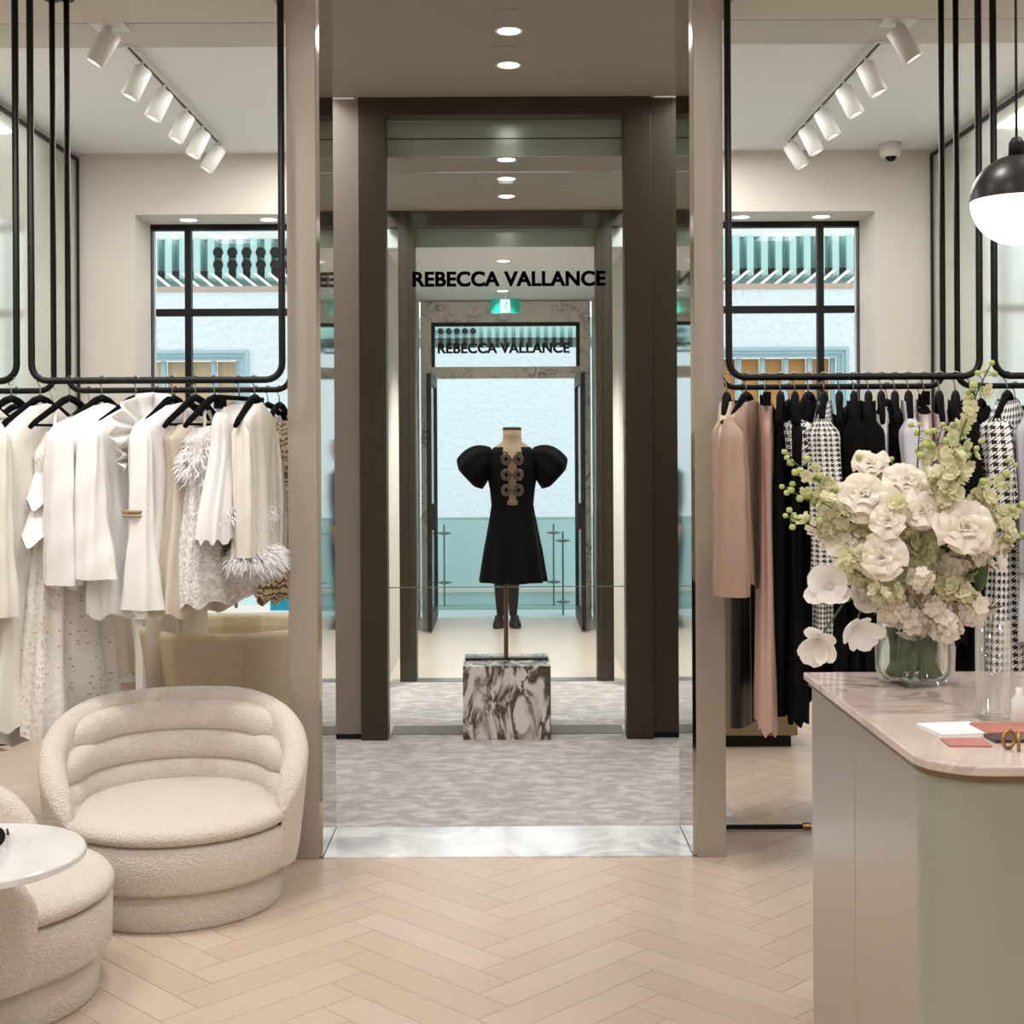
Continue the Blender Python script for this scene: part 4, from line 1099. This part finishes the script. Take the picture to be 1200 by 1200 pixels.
# orchids hanging at the lower left
def orchid(px, py, dy, r, d, label, seed, n=6, m=orch_m):
    rnd = random.Random(seed); p = at(px, py, dy); t = thing('orchid', label, 'flower', p)
    t.rotation_euler = Vector(d).normalized().to_track_quat('Z', 'Y').to_euler()
    for i in range(n):
        Lp_ = r * 1.35 * rnd.uniform(.85, 1.15); me = mesh_of(petal_bm(Lp_, Lp_ * (.95 if i % 2 else .6), .55, r * .2), m)
        o = bpy.data.objects.new('petal', me); col.objects.link(o); o.parent = t
        o.matrix_local = Matrix.Rotation(2 * PI * i / n + rnd.uniform(-.2, .2), 4, 'Z') @ Matrix.Rotation(R(rnd.uniform(5, 35)), 4, 'X')
    obj('throat', lathe(nb(), [(.002, -.01), (r * .12, 0), (r * .14, r * .12), (.002, r * .2)], 12), m, t, True)
    q = at(1040, 712, 0) - p
    l = obj('stem', tube(nb(), [(0, 0, 0), q * .35 + Vector((0, 0, .05)), q * .7 + Vector((0, 0, .05)), q], .0022, 6), stem_m, t, True)
    l.matrix_parent_inverse = t.rotation_euler.to_matrix().to_4x4().inverted()
orchid(972, 690, -.06, .052, (-.3, -1, .3), 'white orchid bloom at the upper left of the hanging stem', 1)
orchid(958, 752, -.08, .042, (-.4, -1, -.5), 'lowest white orchid bloom hanging beside the counter corner', 2, 7)
orchid(1000, 738, -.06, .046, (.4, -1, -.4), 'white orchid bloom with pointed petals nearest the vase', 3, 5)
orchid(1008, 700, -.05, .042, (.1, -1, .2), 'white orchid bloom just below the ivory rose', 4, 6)

# ============================================================ MANNEQUIN
t = thing('display_pedestal', 'square grey and white veined marble pedestal in the passage', 'pedestal', (0, 6.53, .004))
obj('marble_block', box((541 - CX) / 245, (644 - CX) / 245, 0, .40, 0, .352), marp, t, bevel=.002)
MX, MY = .03, 6.74
t = thing('dress_form', 'beige tailor dummy on a thin metal stand on the marble pedestal', 'mannequin', (MX, MY, .356))
ZB = .356
skin = mat('beige linen form', (186, 164, 138), .8, bump=.2, bscale=300)
obj('base_plate', box(-.235, .17, -.025, .03, 0, .010), mat('dark bronze stand', (58, 48, 38), .4, metal=.7), t)
obj('pole', tube(nb(), [(-.035, 0, .012), (-.033, 0, .45)], .011, 14), mat('bronze pole', (120, 98, 78), .35, metal=.8), t)
def torso(scale=1.0, extra=0.0):
    return [(.745, .09, .07), (.85, .12, .095), (.95, .128, .10), (1.05, .115, .09), (1.12, .096, .078), (1.20, .105, .085), (1.28, .125, .095), (1.34, .13, .09), (1.385, .118, .072), (1.41, .085, .055), (1.425, .055, .045)]
b = nb()
tt = [(z, w, d) for z, w, d in torso()]
def ringed(tab, n=32, pw=.9, cap=True):
    b = nb(); rs = []
    for z, w, d in tab: rs.append([b.verts.new((w * math.copysign(abs(math.cos(a)) ** pw, math.cos(a)), d * math.copysign(abs(math.sin(a)) ** pw, math.sin(a)), z)) for a in [2 * PI * k / n for k in range(n)]])
    for a, c in zip(rs, rs[1:]):
        for k in range(n): b.faces.new((a[k], a[(k + 1) % n], c[(k + 1) % n], c[k]))
    if cap: b.faces.new(rs[0][::-1]); b.faces.new(rs[-1])
    return b
obj('torso', ringed([(z - ZB, w * .93, d * .93) for z, w, d in tt[:-1]] + [(1.43 - ZB, .05, .042), (1.455 - ZB, .045, .04), (1.49 - ZB, .046, .042)]), skin, t, True)
obj('neck_cap', ringed([(1.49 - ZB, .047, .043), (1.50 - ZB, .046, .042), (1.503 - ZB, .04, .036)]), mat('dark neck cap', (70, 56, 44), .5), t, True)
# dress
t = thing('cocktail_dress', 'black cocktail dress with puff sleeves and jewelled bows on the dress form', 'dress', (MX, MY, 0))
bk_ = mat('black taffeta', (4, 4, 4), .8, spec=.2)
def dressfn(u, v):
    tab = [(0, 1.405, .088, .062), (.05, 1.38, .120, .076), (.15, 1.30, .130, .098), (.30, 1.20, .112, .092), (.38, 1.12, .104, .086), (.45, 1.07, .112, .095), (.7, .92, .138, .125), (1, .742, .163, .15)]
    z, w, d = interp(tab, v); a = 2 * PI * u + PI / 2
    f = max(0, v - .42) * .022 * math.sin(9 * a + 1)
    # front opening from neck to midriff
    x = (w + f) * math.cos(a); y = (d + f) * math.sin(a)
    return Vector((x, y, z))
b = nb()
nu, nv = 72, 40
vs = grid(b, dressfn, nu, nv, True)
# cut the keyhole in front
dele = []
for f in b.faces:
    c = f.calc_center_median()
    if c.y < 0 and ((abs(c.x) < .017 and c.z > 1.12) or (1.12 < c.z < 1.185 and abs(c.x) < .034 - (c.z - 1.12) * .35) or (c.z > 1.375 and abs(c.x) < .05)): dele.append(f)
bmesh.ops.delete(b, geom=dele, context='FACES')
o = obj('dress_body', b, bk_, t, True); so = o.modifiers.new('s', 'SOLIDIFY'); so.thickness = .003; so.offset = 1
for s in (-1, 1):
    b = nb()
    cx_, cz_ = .172, 1.33
    def fn(u, v, s=s):
        # puff from the shoulder seam outwards and down to the cuff
        a = 2 * PI * u; r = .03 + .078 * math.sin(PI * min(1, .10 + v * .78)) ** .8
        r = lerp(.05, .095, math.sin(PI * min(1, v * 1.02) * .62)) if v < .92 else lerp(.088, .055, (v - .92) / .08)
        k = v; px = .095 + .130 * k; pz = 1.352 - .085 * k * k * 1.2
        dx, dz = .80, -.60 * (k + .25)
        L_ = math.hypot(dx, dz); nx, nz = -dz / L_, dx / L_
        rr = r * (1 + .05 * math.sin(8 * a))
        return Vector((s * (px + nx * rr * math.sin(a)), rr * .85 * math.cos(a), pz + nz * rr * math.sin(a)))
    grid(b, fn, 40, 18, True); bmesh.ops.recalc_face_normals(b, faces=b.faces)
    obj('puff_sleeve', b, bk_, t, True)
jew = mat('jewelled bow', (120, 104, 90), .3, metal=.6)
for i in range(3):
    zc = 1.345 - i * .075; b = nb()
    for s in (-1, 1):
        for rr in (.014, .022, .029):
            tube(b, [(s * (.030 + rr * math.cos(R(a)) * .8), -.105 + .006 * (i == 0), zc + rr * .95 * math.sin(R(a))) for a in range(0, 360, 30)], .0035, 5, closed=True)
    ball(b, (0, -.108, zc), .009)
    obj('jewelled_bow', b, jew, t, True)

# ============================================================ PERSON in the doorway
t = thing('person', 'person in black clothes and shoes standing in the far doorway, legs below the dress hem', 'person', ((593 - CX) / 150, F / 150, .004))
def skinned(name, pts, edges, rad, m, parent, sub=2):
    me = bpy.data.meshes.new(name); me.from_pydata(pts, edges, []); o = bpy.data.objects.new(name, me); col.objects.link(o)
    o.parent = parent; me.materials.append(m)
    sk = o.modifiers.new('skin', 'SKIN'); me.skin_vertices.new() if not me.skin_vertices else None
    for v, r in zip(me.skin_vertices[0].data, rad): v.radius = (r, r) if not isinstance(r, tuple) else r
    me.skin_vertices[0].data[0].use_root = True; sk.use_smooth_shade = True
    s = o.modifiers.new('sub', 'SUBSURF'); s.levels = sub; s.render_levels = sub
    return o
pts = [(0, 0, .80), (0, 0, .95), (0, 0, 1.10), (0, 0, 1.20), (0, -.005, 1.265), (0, -.01, 1.30)]
ed = [(0, 1), (1, 2), (2, 3), (3, 4), (4, 5)]; rad = [(.095, .085), (.085, .08), (.09, .08), (.08, .07), .045, .042]
for s in (-1, 1):
    i = len(pts); pts += [(s * .065, 0, .74), (s * .058, -.01, .42), (s * .05, .0, .22), (s * .048, .01, .07)]; rad += [.075, .048, .045, .030]; ed += [(0, i), (i, i + 1), (i + 1, i + 2), (i + 2, i + 3)]
    i = len(pts); pts += [(s * .085, -.01, 1.17), (s * .085, -.05, .97), (s * .06, -.11, .82)]; rad += [.045, .036, .026]; ed += [(3, i), (i, i + 1), (i + 1, i + 2)]
skinned('body', pts, ed, rad, blackc, t)
pskin = mat('skin tone', (200, 160, 136), .6)
ring_ = [(1.285, .03, .035), (1.30, .042, .052), (1.33, .058, .068), (1.37, .068, .078), (1.42, .068, .08), (1.45, .055, .065), (1.468, .02, .03)]
hd_ = obj('head', ringed(ring_, 24, 1), pskin, t, True); hd_.location = (.035, -.01, 0)
obj('nose', lathe(nb(), [(.010, 0), (.004, .03)], 8, (0.012, -.09, 1.35)), pskin, hd_, True).location = (-.012, .01, 0)
hair = obj('hair', ringed([(1.33, .05, .05), (1.36, .073, .07), (1.42, .075, .08), (1.46, .06, .068), (1.48, .02, .03)], 24, 1), blackc, t, True); hair.location = (.035, .014, 0)
for s in (-1, 1):
    obj('eye', lathe(nb(), [(.002, -.005), (.006, 0), (.002, .005)], 8, (s * .024, -.083, 1.385)), blackm, hd_)
    hp = [(s * .058, -.12, .81), (s * .056, -.13, .75)]; he = [(0, 1)]; hr = [.020, (.032, .016)]
    for f_ in range(4):
        i = len(hp); off = (f_ - 1.5) * .016; hp += [(s * .056, -.13 + off, .715), (s * .054, -.132 + off, .685), (s * .05, -.13 + off, .66)]; hr += [.009, .008, .007]; he += [(1, i), (i, i + 1), (i + 1, i + 2)]
    i = len(hp); hp += [(s * .04, -.165, .75), (s * .036, -.173, .725)]; hr += [.010, .008]; he += [(1, i), (i, i + 1)]
    skinned('hand', hp, he, hr, pskin, t)
    b = ringed([(0, .045, .10), (.03, .046, .10), (.06, .036, .06), (.09, .032, .035)], 20, 1)
    for v in b.verts: v.co.y -= max(0, (.09 - v.co.z)) * .35; v.co.x += s * (.06 - v.co.y * .12)
    obj('shoe', b, blackm, t, True)
